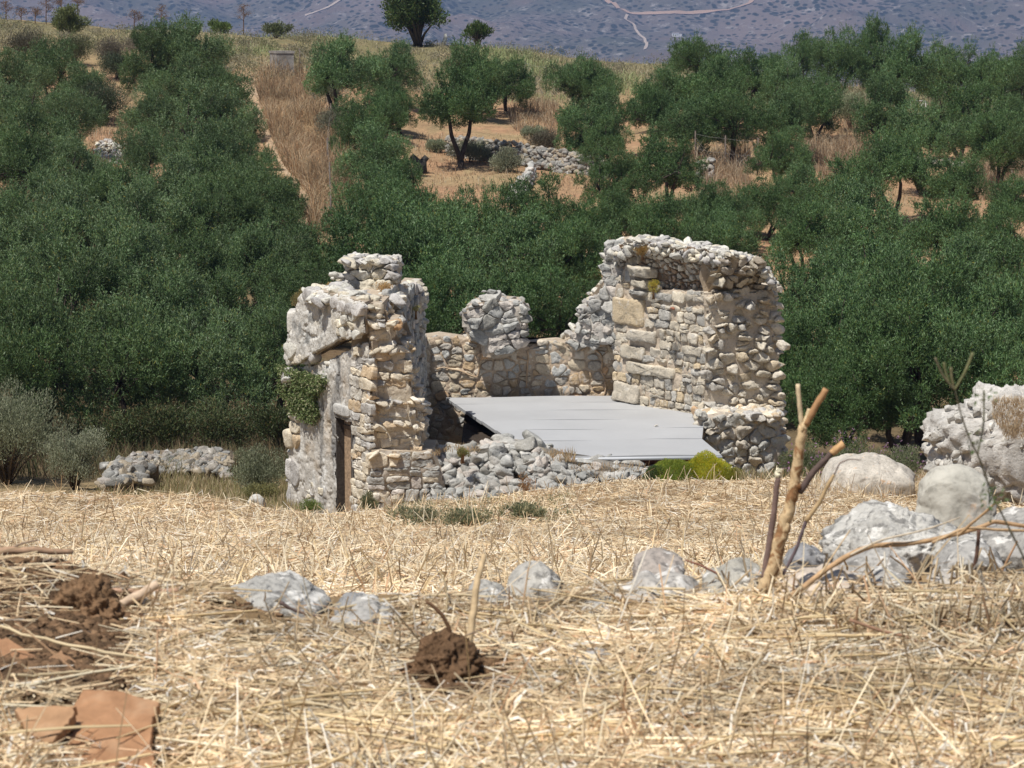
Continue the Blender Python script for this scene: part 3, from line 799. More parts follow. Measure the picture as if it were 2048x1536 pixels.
# proud ribbons of repair mortar
def ribbon(pts, rad=0.018):
    L = [np.array(dp.uv(*p_)) for p_ in pts]; Q = []
    for a, c_ in zip(L[:-1], L[1:]):
        for t in np.linspace(0, 1, 8, endpoint=False): Q.append(a + (c_ - a) * t)
    Q.append(L[-1]); Q = np.array(Q)
    for _ in range(4): Q[1:-1] = (Q[:-2] + 2 * Q[1:-1] + Q[2:]) / 4
    Q += 0.02 * np.stack([vnoise(np.stack([Q[:, 0] * 5, Q[:, 1] * 5], -1), 4), vnoise(np.stack([Q[:, 0] * 5, Q[:, 1] * 5], -1), 9)], -1)
    tube(b, dp.at(Q[:, 0], Q[:, 1], np.full(len(Q), 0.055)), np.full(len(Q), rad), 6, (0.50, 0.37, 0.25), 1)
ribbon([(963, 680), (966, 700), (960, 720), (958, 738), (955, 754), (925, 742), (890, 734), (872, 737)])
ribbon([(1054, 700), (1056, 722), (1053, 760), (1052, 776)]); ribbon([(1160, 700), (1180, 690), (1202, 710), (1206, 725), (1203, 745), (1212, 760), (1224, 758)], 0.02)
ribbon([(1210, 762), (1212, 775), (1208, 792)], 0.02); ribbon([(1034, 714), (1046, 718), (1056, 722)])
bld(b, 'back_wall', SM)
# stub of a rib on the back wall
ep = Plane((925, 48.9), (1052, 48.9)); st = [(926, 660), (924, 625), (945, 607), (1000, 602), (1040, 606), (1051, 625), (1052, 660), (1046, 680), (1030, 700), (1028, 712), (1000, 718), (966, 716), (960, 690), (940, 682)]
b = Buf(); pg = ep.poly(st); core(b, ep, pg, 0.95, -0.08); sheet(b, ep, pg, -0.02, 0.09, 0.035, col=(0.44, 0.40, 0.35), mat=1, edge=0.1)
masonry(b, ep, pg, 0.27, 1.3, 0.07, 0.008, PAL_G, 63, dvar=0.9, vary=0.7, jit=1.0, ruff=0.02, miss=0.04)
edge_stones(b, ep, [(926, 655), (925, 625), (945, 607), (1000, 602), (1040, 606), (1051, 630), (1051, 670)], 0.95, 0.10, 0.8, PAL_G, 64, sink=0.5)
for (x, y, s_) in ((985, 594, .24), (972, 600, .13), (1003, 600, .15), (968, 583, .06), (984, 584, .13)):
    add_rock(b, P(x, y, 49.1), np.array([1.15, 1, 0.6]) * s_, r, pick(PAL_G, r), tilt=0.15)
bld(b, 'rib_stub', SM)

# --- stepped left shoulder of the big right-hand mass
hp = Plane((1150, 49.3), (1262, 48.7))
sh = [(1125, 682), (1155, 668), (1157, 640), (1162, 622), (1178, 612), (1180, 592), (1200, 584), (1206, 560), (1208, 520), (1222, 492), (1240, 484), (1262, 480), (1262, 812), (1234, 812), (1232, 690), (1150, 692)]
b = Buf(); pg = hp.poly(sh); core(b, hp, pg, 1.1, -0.05); sheet(b, hp, pg, 0.0, 0.03, 0.03, col=(0.47, 0.44, 0.40), mat=1, edge=0.08)
masonry(b, hp, pg, 0.26, 1.35, 0.06, 0.010, PAL_G, 65, dvar=0.9, vary=0.6, ruff=0.02)
edge_stones(b, hp, [(1125, 682), (1155, 668), (1157, 640), (1162, 622), (1178, 612), (1180, 592), (1200, 584), (1206, 560), (1208, 520), (1222, 492), (1262, 482)], 1.1, 0.15, 0.75, PAL_W, 66, sink=0.5)
bld(b, 'stepped_shoulder', SM)

# --- tall inner face with quoins
gp = Plane((1230, 48.6), (1412, 46.7))
big = []
for (x0, y0, x1, y1, dd) in ((1230, 592, 1290, 654, .12), (1262, 656, 1314, 689, .16), (1245, 688, 1290, 720, .11), (1256, 722, 1352, 760, .14), (1229, 761, 1281, 808, .15),
                             (1265, 529, 1310, 556, .34), (1268, 557, 1302, 576, .26), (1250, 577, 1300, 591, .16), (1368, 690, 1404, 712, .08), (1310, 585, 1346, 606, .09), (1346, 582, 1372, 606, .09), (1374, 588, 1412, 606, .09)):
    (ua, va), (ub, vb) = gp.uv(x0, y0), gp.uv(x1, y1); big.append((min(ua, ub), min(va, vb), max(ua, ub), max(va, vb), dd))
fc = [(1230, 580), (1262, 500), (1300, 560), (1312, 580), (1425, 582), (1425, 860), (1229, 812)]
b = Buf(); pg = gp.poly(fc); core(b, gp, pg, 1.1, -0.05); sheet(b, gp, pg, 0.002, 0.018, 0.03, col=(0.50, 0.42, 0.33), mat=1, edge=0.04)
coursed(b, gp, pg, 0.165, 0.24, 0.034, 0.007, [((0.56, 0.50, 0.40), 4), ((0.50, 0.45, 0.37), 4), ((0.44, 0.42, 0.38), 2), ((0.58, 0.47, 0.32), 1.3)], 71, big=[(*q_[:4], q_[4] * 0.6) for q_ in big], dvar=0.7)
ua, va = gp.uv(1342, 613); ub, vb = gp.uv(1353, 619)
pillow(b, gp, [np.array(q_) for q_ in ((ua, vb), (ub, vb), (ub, va), (ua, va))], None, 0.07, 0.004, r, (0.38, 0.15, 0.09), 0.0)
bld(b, 'tall_inner_wall', SM)

# --- springing of the vault: a concave band leaning out over the wall
gp2 = Plane((1225, 48.5), (1445, 46.4))
v_lo = gp2.uv(1340, 580)[1]; v_hi = gp2.uv(1340, 492)[1]
def vault(U, W):
    t = np.clip((W - v_lo) / (v_hi - v_lo), 0, 1.3); return -0.30 + 0.44 * t ** 1.6
top = [(1235, 560), (1222, 520), (1232, 492), (1262, 482), (1310, 480), (1350, 490), (1400, 497), (1445, 505), (1445, 580), (1312, 582), (1300, 570), (1262, 590), (1235, 590)]
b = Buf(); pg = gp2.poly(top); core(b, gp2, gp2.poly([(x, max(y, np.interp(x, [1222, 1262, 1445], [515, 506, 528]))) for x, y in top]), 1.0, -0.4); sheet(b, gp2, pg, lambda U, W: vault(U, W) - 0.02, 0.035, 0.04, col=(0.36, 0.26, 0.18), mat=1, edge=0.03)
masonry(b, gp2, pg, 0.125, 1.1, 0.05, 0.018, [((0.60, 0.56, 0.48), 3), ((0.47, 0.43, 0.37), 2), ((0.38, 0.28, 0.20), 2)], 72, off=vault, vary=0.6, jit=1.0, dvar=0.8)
# rubble crown, falling back from the lip
for k in range(520):
    t = r.random(); x = 1226 + 222 * t; yy = np.interp(x, [1226, 1262, 1310, 1350, 1400, 1448], [496, 486, 484, 493, 500, 508]); Yc = np.interp(x, [1225, 1445], [48.5, 46.4])
    k_ = r.random(); s_ = r.uniform(0.05, 0.12)
    add_rock(b, P(x, yy + 22 * (1 - k_) * r.uniform(0.2, 1), Yc - 0.25 + 1.1 * k_), np.array([1.3, 1, 0.7]) * s_, r, pick(PAL_W, r), lo=True, tilt=0.6)
edge_stones(b, gp2, [(1224, 530), (1228, 500), (1262, 484), (1310, 482), (1350, 491), (1400, 498), (1447, 506)], 1.1, 0.13, 0.8, PAL_W, 73, sink=0.5, back=(0.15, 0.95, 0.02))
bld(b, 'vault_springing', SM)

# --- tall broken wall end on the right, knobbly core stones in cream mortar
kp = Plane((1405, 46.4), (1562, 46.9))
kn = [(1408, 585), (1440, 583), (1500, 578), (1546, 580), (1553, 590), (1552, 640), (1554, 700), (1553, 760), (1556, 832), (1556, 850), (1408, 850), (1412, 700)]
b = Buf(); pg = kp.poly(kn); core(b, kp, pg, 1.25, -0.05, col=(0.58, 0.50, 0.40)); sheet(b, kp, pg, 0.03, 0.05, 0.025, col=(0.60, 0.52, 0.42), mat=1, frq=2.6, edge=0.08)
masonry(b, kp, pg, 0.26, 1.6, 0.12, 0.020, [((0.60, 0.54, 0.44), 5), ((0.57, 0.48, 0.35), 2), ((0.50, 0.47, 0.42), 2)], 81, vary=0.55, jit=0.9, dvar=0.85, miss=0.08, off=-0.01, ruff=0.016)
edge_stones(b, kp, [(1549, 585), (1552, 640), (1555, 700), (1553, 760), (1557, 840)], 1.2, 0.135, 0.9, PAL_C, 82, sink=0.35, hvar=0.6)
for (x, y, s_) in ((1556, 577, .13), (1552, 573, .1), (1563, 690, .17), (1560, 752, .15), (1550, 825, .14), (1561, 640, .1), (1558, 610, .1)):
    add_rock(b, P(x, y, 46.7), np.array([1.2, 1, 0.8]) * s_, r, (0.60, 0.54, 0.45))
bld(b, 'broken_wall_end', SM)
# dark overhanging lump of vault above it
lp_ = Plane((1430, 46.3), (1550, 46.8)); lum = [(1425, 520), (1432, 504), (1470, 508), (1512, 520), (1526, 540), (1540, 562), (1548, 585), (1430, 592), (1420, 560)]
def lump(U, W):
    v0 = lp_.uv(1480, 588)[1]; v1 = lp_.uv(1480, 515)[1]; t = np.clip((W - v0) / (v1 - v0), 0, 1); return -0.30 + 0.55 * t ** 0.8 - 0.5 * np.clip(t - 0.85, 0, 1)
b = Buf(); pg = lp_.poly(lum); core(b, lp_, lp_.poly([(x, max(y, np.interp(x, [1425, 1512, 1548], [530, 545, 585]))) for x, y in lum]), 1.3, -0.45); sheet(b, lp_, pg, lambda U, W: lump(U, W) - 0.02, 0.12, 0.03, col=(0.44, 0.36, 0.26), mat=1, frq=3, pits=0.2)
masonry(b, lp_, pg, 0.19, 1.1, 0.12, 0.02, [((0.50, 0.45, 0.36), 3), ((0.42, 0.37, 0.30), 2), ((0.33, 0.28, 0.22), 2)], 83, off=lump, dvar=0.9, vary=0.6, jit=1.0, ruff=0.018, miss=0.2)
for k in range(220):
    x = r.uniform(1428, 1548); yy = np.interp(x, [1425, 1432, 1470, 1512, 1526, 1540, 1552], [512, 503, 508, 519, 537, 558, 580]); k_ = r.random()
    add_rock(b, P(x, yy + 2, 46.3 + 1.25 * k_), np.array([1.3, 1, 0.7]) * r.uniform(0.06, 0.13), r, pick(PAL_W, r), lo=True)
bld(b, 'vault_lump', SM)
# wide grey footing in front of it
jp = Plane((1395, 45.6), (1568, 46.0)); ft = [(1396, 835), (1440, 826), (1500, 828), (1562, 832), (1565, 870), (1560, 960), (1400, 965), (1398, 900)]
b = Buf(); pg = jp.poly(ft); core(b, jp, pg, 1.7, -0.05, col=(0.52, 0.45, 0.37)); sheet(b, jp, pg, 0.02, 0.04, 0.03, col=(0.50, 0.43, 0.35), mat=1)
masonry(b, jp, pg, 0.28, 1.3, 0.09, 0.014, [((0.50, 0.48, 0.43), 4), ((0.43, 0.42, 0.39), 3), ((0.56, 0.50, 0.41), 2)], 84, dvar=0.6, jit=0.8, off=0.0, ruff=0.025)
edge_stones(b, jp, [(1396, 838), (1440, 828), (1500, 829), (1562, 833)], 1.0, 0.16, 0.85, PAL_C, 85, sink=0.6, squash=0.5)
edge_stones(b, jp, [(1562, 834), (1567, 870), (1563, 950)], 1.6, 0.13, 0.85, PAL_C, 86, sink=0.4)
edge_stones(b, jp, [(1400, 950), (1396, 905), (1397, 840)], 1.6, 0.13, 0.85, PAL_C, 87, sink=0.5)
for k in range(170):
    x = r.uniform(1398, 1560); k_ = r.random(); add_rock(b, P(x, 833, 45.75) + [0, 0.75 * k_, 0.0], np.array([1.3, 1, 0.7]) * r.uniform(0.07, 0.16), r, pick(PAL_C, r), tilt=0.4)
bld(b, 'wall_footing', SM)

# ------------------------------------------------------------------ flat metal cover over the nave
n = NT('grey_metal_panel')
c = n.mix(n.tint(), n.ramp(n.noise(0.9, 5, 0.6), [(0.3, 0.93), (0.7, 1.05)]), 1.0, 'MULTIPLY')
c = n.mix(c, (0.42, 0.38, 0.32), n.ramp(n.noise(2.5, 7, 0.75), [(0.6, 0.0), (0.8, 0.35)]))
M['panel'] = n.done(c, 0.55, 0.3, n.bump(n.noise(1.2, 2), 0.08, 0.02))
cover = empty('roof_cover', P(1160, 850, 45)); tag(cover, 'flat grey metal panel roof laid over the nave of the ruined chapel', 'roof')
CV = np.array(cover.location)
seams = [795, 808, 823, 842, 861, 883, 912]
def cov(px, py, z=-7.78):
    x, y, zz = [float(t) for t in ray(px, py)]; t = z / zz; return np.array([x * t, y * t, z])
def edge_px(py, side):
    if side == 0: return float(np.interp(py, [795, 885, 912], [892, 1030, 1074]))
    return float(np.interp(py, [789, 806, 876, 880, 908, 914], [1300, 1412, 1404, 1404, 1446, 1450]))
zz = 0.0
for k in range(6):
    b = Buf(); y0, y1 = seams[k], seams[k + 1]; sk = -5 if k == 0 else -6
    a0 = cov(edge_px(y0, 0), y0); a1 = cov(edge_px(y1, 0), y1)
    c0 = cov(edge_px(y0 + sk, 1), y0 + sk * (1.0 if k else 1)); c1 = cov(edge_px(y1 + sk, 1), y1 - (4 if k == 5 else 6))
    gap = 0.075
    d_ = (a0 - a1); a1g = a1 + d_ * gap / np.linalg.norm(d_); d2 = (c0 - c1); c1g = c1 + d2 * gap / np.linalg.norm(d2)
    if k == 5: a1g, c1g = a1, c1
    m_ = 24; T_ = np.linspace(0, 1, m_); tops = []
    for t in T_:
        f0 = a0 * (1 - t) + c0 * t; f1 = a1g * (1 - t) + c1g * t; sag = np.array([0, 0, -0.012 * math.sin(t * 9 + k) * 0.6])
        tops.append([f0 + sag, f1 + sag + (np.array([0, 0, -0.01]))])
    tp_ = np.array(tops); bt = tp_ - np.array([0, 0, 0.06]); V = np.stack([tp_[:, 0], tp_[:, 1], bt[:, 1], bt[:, 0]], 1)
    ii = np.arange(m_ * 4).reshape(m_, 4); q_ = []
    for s_ in range(4): q_.append(np.stack([ii[:-1, s_], ii[:-1, (s_ + 1) % 4], ii[1:, (s_ + 1) % 4], ii[1:, s_]], -1))
    Fq = np.concatenate(q_ + [ii[:1, ::-1], ii[-1:]]); VV = V.reshape(-1, 3)
    b.add(VV[Fq.ravel()], np.arange(len(Fq) * 4).reshape(-1, 4), np.array([0.44, 0.447, 0.458]) * (1 + 0.02 * math.sin(k * 2.3)))
    if k < 5:
        lo = np.array([0, 0, -0.045]); e0 = a1 + lo; e1 = c1 + lo; ex = (a0 - a1) / np.linalg.norm(a0 - a1) * 0.1
        b.add([e0, e1, e1 + ex, e0 + ex], np.array([[0, 1, 2, 3]]), (0.20, 0.205, 0.22))
    b.build('roof_panel', M['panel'], cover, False, origin=CV)
b = Buf(); a = cov(1080, 914); c_ = cov(1444, 909); tube(b, [a + [0, -0.03, -0.045], c_ + [0, -0.03, -0.045]], 0.03, 8, (0.52, 0.54, 0.57)); b.build('edge_trim', M['panel'], cover, True, origin=CV)
b = Buf()
a = cov(1090, 912) + [0, 0.25, -0.17]; c_ = cov(1400, 909) + [0, 0.25, -0.17]
dd = c_ - a; Vb = []
for t in (0, 1):
    for (dy, dz) in ((0, -0.09), (0.1, -0.09), (0.1, 0.09), (0, 0.09)): Vb.append(a + dd * t + [0, dy, dz])
b.add(Vb, np.array([[0, 1, 2, 3], [7, 6, 5, 4], [0, 4, 5, 1], [1, 5, 6, 2], [2, 6, 7, 3], [3, 7, 4, 0]]), (0.20, 0.075, 0.05)); b.build('beam', M['wood'], cover, False, origin=CV)
for x in (1110, 1250, 1385):
    pst = Buf(); q0 = cov(x, 911) + [0, 0.3, -0.26]; tube(pst, [q0, q0 + [0, 0, -1.3]], 0.05, 8, (0.2, 0.09, 0.06))
    pst.build('post', M['wood'], cover, True, origin=CV)
for (x, y, s_) in ((1313, 853, 0.035), (1312, 814, 0.022)):
    b = Buf(); pos = cov(x, y) + [0, 0, 0.02]; add_rock(b, (0, 0, 0), np.array([1.5, 1, 0.5]) * s_, r, (0.62, 0.58, 0.5)); o = b.build('loose_stone', M['stone']); o.location = pos
    tag(o, 'small pale stone lying on the middle of the grey metal roof' if y > 830 else 'tiny stone near the back edge of the grey metal roof', 'stone')

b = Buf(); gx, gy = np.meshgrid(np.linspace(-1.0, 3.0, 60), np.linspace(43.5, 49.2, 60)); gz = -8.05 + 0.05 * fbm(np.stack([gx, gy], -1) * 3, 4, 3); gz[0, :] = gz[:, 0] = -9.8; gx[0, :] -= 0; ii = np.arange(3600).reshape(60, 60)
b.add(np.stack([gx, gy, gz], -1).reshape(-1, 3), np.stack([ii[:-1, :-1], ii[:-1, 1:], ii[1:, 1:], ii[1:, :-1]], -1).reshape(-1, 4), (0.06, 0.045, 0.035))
b.build('void_shade_sheet', M['soil'], chapel, False, origin=CO)  # near-black sheet added so the void under the cover reads as deep shade
# ------------------------------------------------------------------ collapsed rubble wall in front
rw = empty('rubble_wall', on(1100, 41)); RO = np.array(rw.location)
tag(rw, 'tumbled grey dry rubble wall along the front of the ruined chapel', 'wall')
b = Buf(); rp = Plane((755, 41.6), (1500, 41.9))
topl = [(840, 925), (860, 912), (885, 908), (920, 906), (960, 903), (1000, 894), (1040, 895), (1085, 904), (1120, 920), (1145, 934), (1200, 931), (1250, 942), (1290, 952), (1340, 955), (1400, 962), (1500, 972)]
pgx = topl + [(1500, 1010), (1300, 1020), (1100, 1045), (840, 1060)]
pg = rp.poly(pgx); core(b, rp, pg, 0.7, -0.1, col=(0.24, 0.22, 0.19)); sheet(b, rp, pg, -0.03, 0.09, 0.05, col=(0.40, 0.36, 0.31), mat=1)
masonry(b, rp, pg, 0.26, 1.35, 0.12, 0.010, PAL_G + [((0.60, 0.58, 0.54), 1.5)], 91, dvar=0.8, vary=0.7, jit=0.9, ruff=0.02)
edge_stones(b, rp, topl, 0.95, 0.19, 0.6, PAL_G, 92, sink=0.35, hvar=0.6)
for k in range(420):
    x = r.uniform(850, 1420) if k % 3 else r.uniform(870, 1140); yt = np.interp(x, [p_[0] for p_ in topl], [p_[1] for p_ in topl])
    f_ = r.random() ** 0.8; y = yt + 10 + f_ * (1005 - yt); s_ = r.uniform(0.05, 0.17) * (0.7 if x > 1150 else 1)
    add_rock(b, P(x, y, 41.6 - 0.9 * f_ - r.uniform(0, .15)), np.array([1.2, 1, 0.8]) * s_, r, pick(PAL_G + [((0.60, 0.58, 0.54), 0.6)], r) * 0.88, tilt=0.4)
b.build('rubble', SM, rw, True, origin=RO)
# ------------------------------------------------------------------ foliage tools
def unit(v): return v / (np.linalg.norm(v, axis=-1, keepdims=True) + 1e-9)
def leaves(b, C, D, ln, wd, col, r, mat=0, out=None):
    """rhombic leaves at points C along directions D"""
    n_ = len(C); D = unit(D); s_ = unit(np.cross(D, r.normal(size=(n_, 3)) if out is None else unit(out) + 0.42 * r.normal(size=(n_, 3))))
    ln = np.asarray(ln) * np.ones(n_); wd = np.asarray(wd) * np.ones(n_)
    nn = np.cross(D, s_)
    a = C; c_ = C + D * ln[:, None]; m_ = C + D * (ln * 0.5)[:, None] + nn * (wd * 0.25)[:, None]
    V = np.stack([a, m_ + s_ * wd[:, None] / 2, c_, m_ - s_ * wd[:, None] / 2], 1).reshape(-1, 3)
    b.add(V, np.arange(n_ * 4).reshape(-1, 4), np.repeat(col, 4, 0), mat)

def pal(cols, n_, r, var=0.15):
    w_ = np.array([c_[1] for c_ in cols], float); k = r.choice(len(cols), size=n_, p=w_ / w_.sum())
    return np.array([c_[0] for c_ in cols])[k] * r.uniform(1 - var, 1 + var, size=(n_, 1))

OLIVE = [((0.100, 0.158, 0.066), 5), ((0.150, 0.215, 0.105), 3), ((0.25, 0.31, 0.20), 1.3), ((0.13, 0.155, 0.05), 1.6), ((0.26, 0.21, 0.05), 0.12)]
def blob_points(r, n_, lobes, rad, shell=0.55):
    k = r.choice(len(lobes), size=n_, p=rad ** 2 / np.sum(rad ** 2))
    d = unit(r.normal(size=(n_, 3))); rr_ = shell + (1 - shell) * r.random(n_) ** 0.7
    d2 = d * rr_[:, None] * rad[k][:, None]; d2[:, 2] *= 0.85
    return lobes[k] + d2, d, k

def olive_variant(seed, n_leaf=26000, H0=3.6, W0=3.6, bare=0.35):
    r = np.random.default_rng(seed); a, hz = W0 / 2, H0 * (1 - bare) / 2
    cz = H0 * bare + hz; L = []
    for k in range(300):
        d = unit(r.normal(size=3)); f_ = r.uniform(0.35, 1.0)
        p_ = d * f_ * np.array([a, a, hz]); p_[2] += cz + 0.1
        if bare > 0.2 and d[2] < -0.75: continue
        if bare < 0.2: p_[:2] *= 1.0 + 0.25 * max(0, -d[2])
        if all(np.linalg.norm((p_ - q_[:3])) > (0.45 if bare > 0.2 else 0.52) for q_ in L): L.append(np.array([*p_, 0]))
        if len(L) >= 30: break
    L = np.array(L)[:, :3]; rad = r.uniform(0.24, 0.66, len(L)) * a / 1.75
    C, d, k = blob_points(r, n_leaf, L, rad, 0.62); C = C + 0.16 * np.stack([fbm(C * 2.6, s_ + seed, 3) for s_ in (1, 2, 3)], -1)
    outw = unit(C - np.array([0, 0, cz - 0.4])); D = outw * 0.25 + d * 0.3 + np.array([0, 0, 0.6]) + 0.5 * r.normal(size=C.shape)
    lob = r.uniform(0.66, 1.30, (len(L), 1)) * (1 + 0.0 * L[:, :1])
    col = pal(OLIVE, n_leaf, r) * lob[k]
    crown = Buf(); leaves(crown, C, D, r.uniform(0.07, 0.14, n_leaf), r.uniform(0.02, 0.036, n_leaf), col, r, out=d * 1.0 + outw * 0.3 + [0, 0, 0.1])
    # erect shoots breaking the outline
    ns = 520; ki = r.integers(len(L), size=ns); dd = unit(r.normal(size=(ns, 3)) * [0.8, 0.8, 0.5] + [0, 0, 0.9]); base = L[ki] + dd * rad[ki][:, None] * 0.8
    for j in range(ns):
        m_ = 16; ln = r.uniform(0.2, 0.55); t = np.sort(r.random(m_)); dj = unit(dd[j] + [0, 0, 0.7])
        leaves(crown, base[j] + dj * (t * ln)[:, None], dj + 0.6 * r.normal(size=(m_, 3)), 0.11, 0.026, pal(OLIVE, m_, r), r)
    trunk = Buf(); ns = r.integers(2, 4); lean = r.normal(size=2) * 0.25
    fork = np.array([lean[0] * 0.3, lean[1] * 0.3, H0 * bare * r.uniform(0.12, 0.35)])
    bc = (0.07, 0.055, 0.045)
    tube(trunk, [[0, 0, -0.5], [0, 0, 0], fork * 0.5 + [0.02, 0, 0], fork], [0.22, 0.17, 0.14, 0.13], 8, bc)
    ends = []
    for j in range(ns):
        an = 6.28 * j / ns + r.uniform(0, 1.5); e_ = np.array([math.cos(an) * 0.55, math.sin(an) * 0.55, cz - 0.25 + r.normal() * 0.1]); e_[:2] += lean
        mid = (fork + e_) / 2 + r.normal(size=3) * 0.09
        pts = np.array([fork, fork * .6 + mid * .4 + r.normal(size=3) * .03, mid, mid * .5 + e_ * .5 + r.normal(size=3) * .05, e_]); tube(trunk, pts, [0.12, 0.10, 0.085, 0.07, 0.05], 7, bc); ends.append(e_)
    for j, q_ in enumerate(L):
        e_ = ends[int(np.argmin([np.linalg.norm(q_ - x) for x in ends]))]; tube(trunk, [e_, (e_ + q_) / 2 + r.normal(size=3) * 0.08, q_], [0.045, 0.03, 0.012], 5, bc)
    return crown, trunk
VARI = []
for k, (H0, W0, br, nl) in enumerate([(3.7, 3.7, .12, 32000), (3.4, 3.8, .15, 31000), (4.0, 3.5, .10, 32000), (3.3, 3.6, .08, 30000), (3.8, 3.9, .14, 33000), (3.5, 3.4, .38, 25000), (3.6, 4.0, .10, 33000)]):
    cr, tr = olive_variant(40 + k, nl, H0, W0, br)
    VARI.append((cr, tr, H0, W0, br))
PROTO = {}
def olive(cx, cy, w_px, k, label, group, sc_h=1.0, Ymin=53.0, Yfix=None):
    cr, tr, H0, W0, br = VARI[k]; w_px = w_px * (0.95 if group == GL else (0.98 if cy < 440 else 1.06)); sc_h = sc_h * 1.06
    hc = H0 * (1 + br) / 2
    # distance at which a crown of this apparent width, standing on the slope, sits at this height in the view
    Ys = np.linspace(Ymin, 170, 500); x, y, z = [float(t) for t in ray(cx, cy)]
    g = H(x / y * Ys, Ys); sc = w_px * Ys / F / W0
    need = g + hc * sc * sc_h; zs = z / y * Ys
    d = need - zs; b_ = np.where(d > 0)[0]; i = b_[0] if len(b_) else int(np.argmin(np.abs(d)))
    Y = Ys[i] if Yfix is None else Yfix
    sc_ = w_px * Y / F / W0; X = x / y * Y; Z = float(H(np.array([X]), np.array([Y]))[0])
    if k not in PROTO:
        root = empty('olive_tree', (X, Y, Z)); cr.build('crown', M['leaf'], root, False); tr.build('trunk', M['bark'], root); PROTO[k] = root; first = True
    else:
        root = copy_tree(PROTO[k])
    if group != GL:
        for ch in root.children:
            if ch.name.startswith('crown'): ch.material_slots[0].link = 'OBJECT'; ch.material_slots[0].material = M['leaf_deep']
    root.location = (X, Y, Z); root.rotation_euler = (0, 0, random.uniform(0, 6.28)); root.scale = (sc_, sc_, sc_ * sc_h * random.uniform(0.95, 1.05))
    tag(root, label, 'olive tree', group)
    return root

random.seed(3)
ORD = ['first', 'second', 'third', 'fourth', 'fifth', 'sixth', 'seventh', 'eighth', 'ninth', 'tenth', 'eleventh', 'twelfth']
def row(items, rowname, group, first_k=0, sh=1.0):
    items = sorted(items)
    for i, it in enumerate(items):
        cx, cy, w_ = it[:3]; k = it[3] if len(it) > 3 else (i * 3 + first_k) % 7
        olive(cx, cy, w_, k, '%s olive from the left %s' % (ORD[i], rowname), group, sh)
GL = 'olive trees of the dense grove left of the footpath'
row([(25, 165, 130), (95, 145, 130), (170, 180, 120)], 'in the highest row of the dense left grove', GL, 0)
row([(305, 135, 130), (385, 105, 150), (425, 150, 90)], 'just below the crest, beside the top of the footpath', GL, 2)
row([(30, 225, 150), (140, 235, 140), (350, 185, 140), (430, 205, 140)], 'in the second highest row of the left grove', GL, 1)
row([(70, 290, 170), (310, 240, 130), (400, 262, 170), (478, 265, 110)], 'in the row beside the shaded clearing of the left grove', GL, 3)
row([(25, 345, 170), (140, 345, 160), (300, 315, 130), (390, 335, 170), (485, 335, 140)], 'in the row below the shaded clearing of the left grove', GL, 5)
row([(85, 410, 190), (215, 395, 170), (320, 400, 180), (430, 400, 180), (520, 395, 150), (580, 410, 80)], 'in the middle row of the left grove', GL, 1)
row([(20, 480, 200), (150, 475, 200), (290, 465, 200), (420, 465, 200), (530, 470, 160)], 'in the row level with the foot of the footpath', GL, 4)
row([(80, 560, 230), (225, 550, 220), (370, 545, 220), (510, 540, 200), (650, 535, 160)], 'in the row level with the top of the ruin', GL, 2)
row([(5, 640, 250), (150, 640, 240), (310, 635, 240), (460, 630, 230), (600, 600, 180)], 'in the second row above the stone heap', GL, 6)
row([(90, 745, 280), (250, 750, 250), (410, 745, 260), (545, 735, 200)], 'in the front row above the stone heap', GL, 0, 1.05)
GC = 'olive trees on the slope behind the chapel'
row([(690, 150, 150, 5), (775, 145, 120, 0)], 'under the crest, right of the concrete block', GC)
row([(800, 210, 100), (745, 255, 140), (690, 290, 60)], 'in the column right of the dry fence line', GC, 1)
row([(760, 330, 160), (745, 410, 150), (810, 405, 130)], 'beside the lower end of the footpath', GC, 3)
row([(945, 150, 120), (1015, 165, 120), (920, 215, 170, 5)], 'in the clump standing over the terrace wall', GC, 2)
row([(1150, 170, 120), (1195, 190, 100), (1170, 250, 150), (1205, 290, 110)], 'in the clump right of the terrace wall', GC, 4)
row([(1390, 125, 110), (1330, 190, 140), (1420, 190, 150), (1500, 170, 130), (1565, 175, 130)], 'in the upper row of the large right-hand clump', GC, 1)
row([(1290, 235, 110), (1370, 250, 140), (1460, 245, 150), (1555, 250, 140), (1625, 220, 130)], 'in the lower row of the large right-hand clump', GC, 5)
row([(1215, 375, 120), (1330, 335, 160, 1), (1560, 320, 120)], 'in the row level with the wire fence', GC, 2)
row([(1800, 335, 160, 5), (1905, 375, 130, 5), (2035, 420, 130, 5)], 'with a bare trunk on the red soil at right', GC)
row([(830, 470, 180), (960, 472, 180), (1075, 462, 160), (1160, 468, 140)], 'in the row right below the terrace wall', GC, 3)
row([(1405, 430, 130), (1470, 450, 110), (1530, 415, 130), (1600, 395, 110), (1690, 390, 150)], 'in the thin row above the tall broken wall', GC, 0)
row([(1625, 480, 150, 5), (1730, 470, 190), (1870, 480, 170, 5), (1985, 500, 170)], 'in the row right of the tall broken wall', GC, 4)
row([(745, 530, 200), (880, 530, 220), (1010, 520, 220), (1130, 530, 200), (1260, 450, 110), (1330, 480, 150), (1440, 510, 160)], 'in the row directly behind the chapel', GC, 2)
row([(830, 630, 180), (950, 640, 220), (1090, 640, 220)], 'rising just over the chapel back wall', GC, 5)
row([(1620, 600, 220), (1750, 570, 230), (1880, 590, 220), (2010, 590, 220)], 'in the second row right of the ruin', GC, 1)
row([(1590, 740, 200), (1700, 700, 260), (1850, 710, 270), (2000, 700, 250)], 'in the nearest row right of the ruin', GC, 3)
row([(1660, 830, 210), (1800, 830, 240), (1950, 810, 220)], 'at the foot of the slope behind the flat boulder', GC, 6)
GR = 'dark olive trees along the right-hand crest'
row([(1480, 128, 36), (1545, 122, 50)], 'of the small trees on the skyline gap', GR, 1)
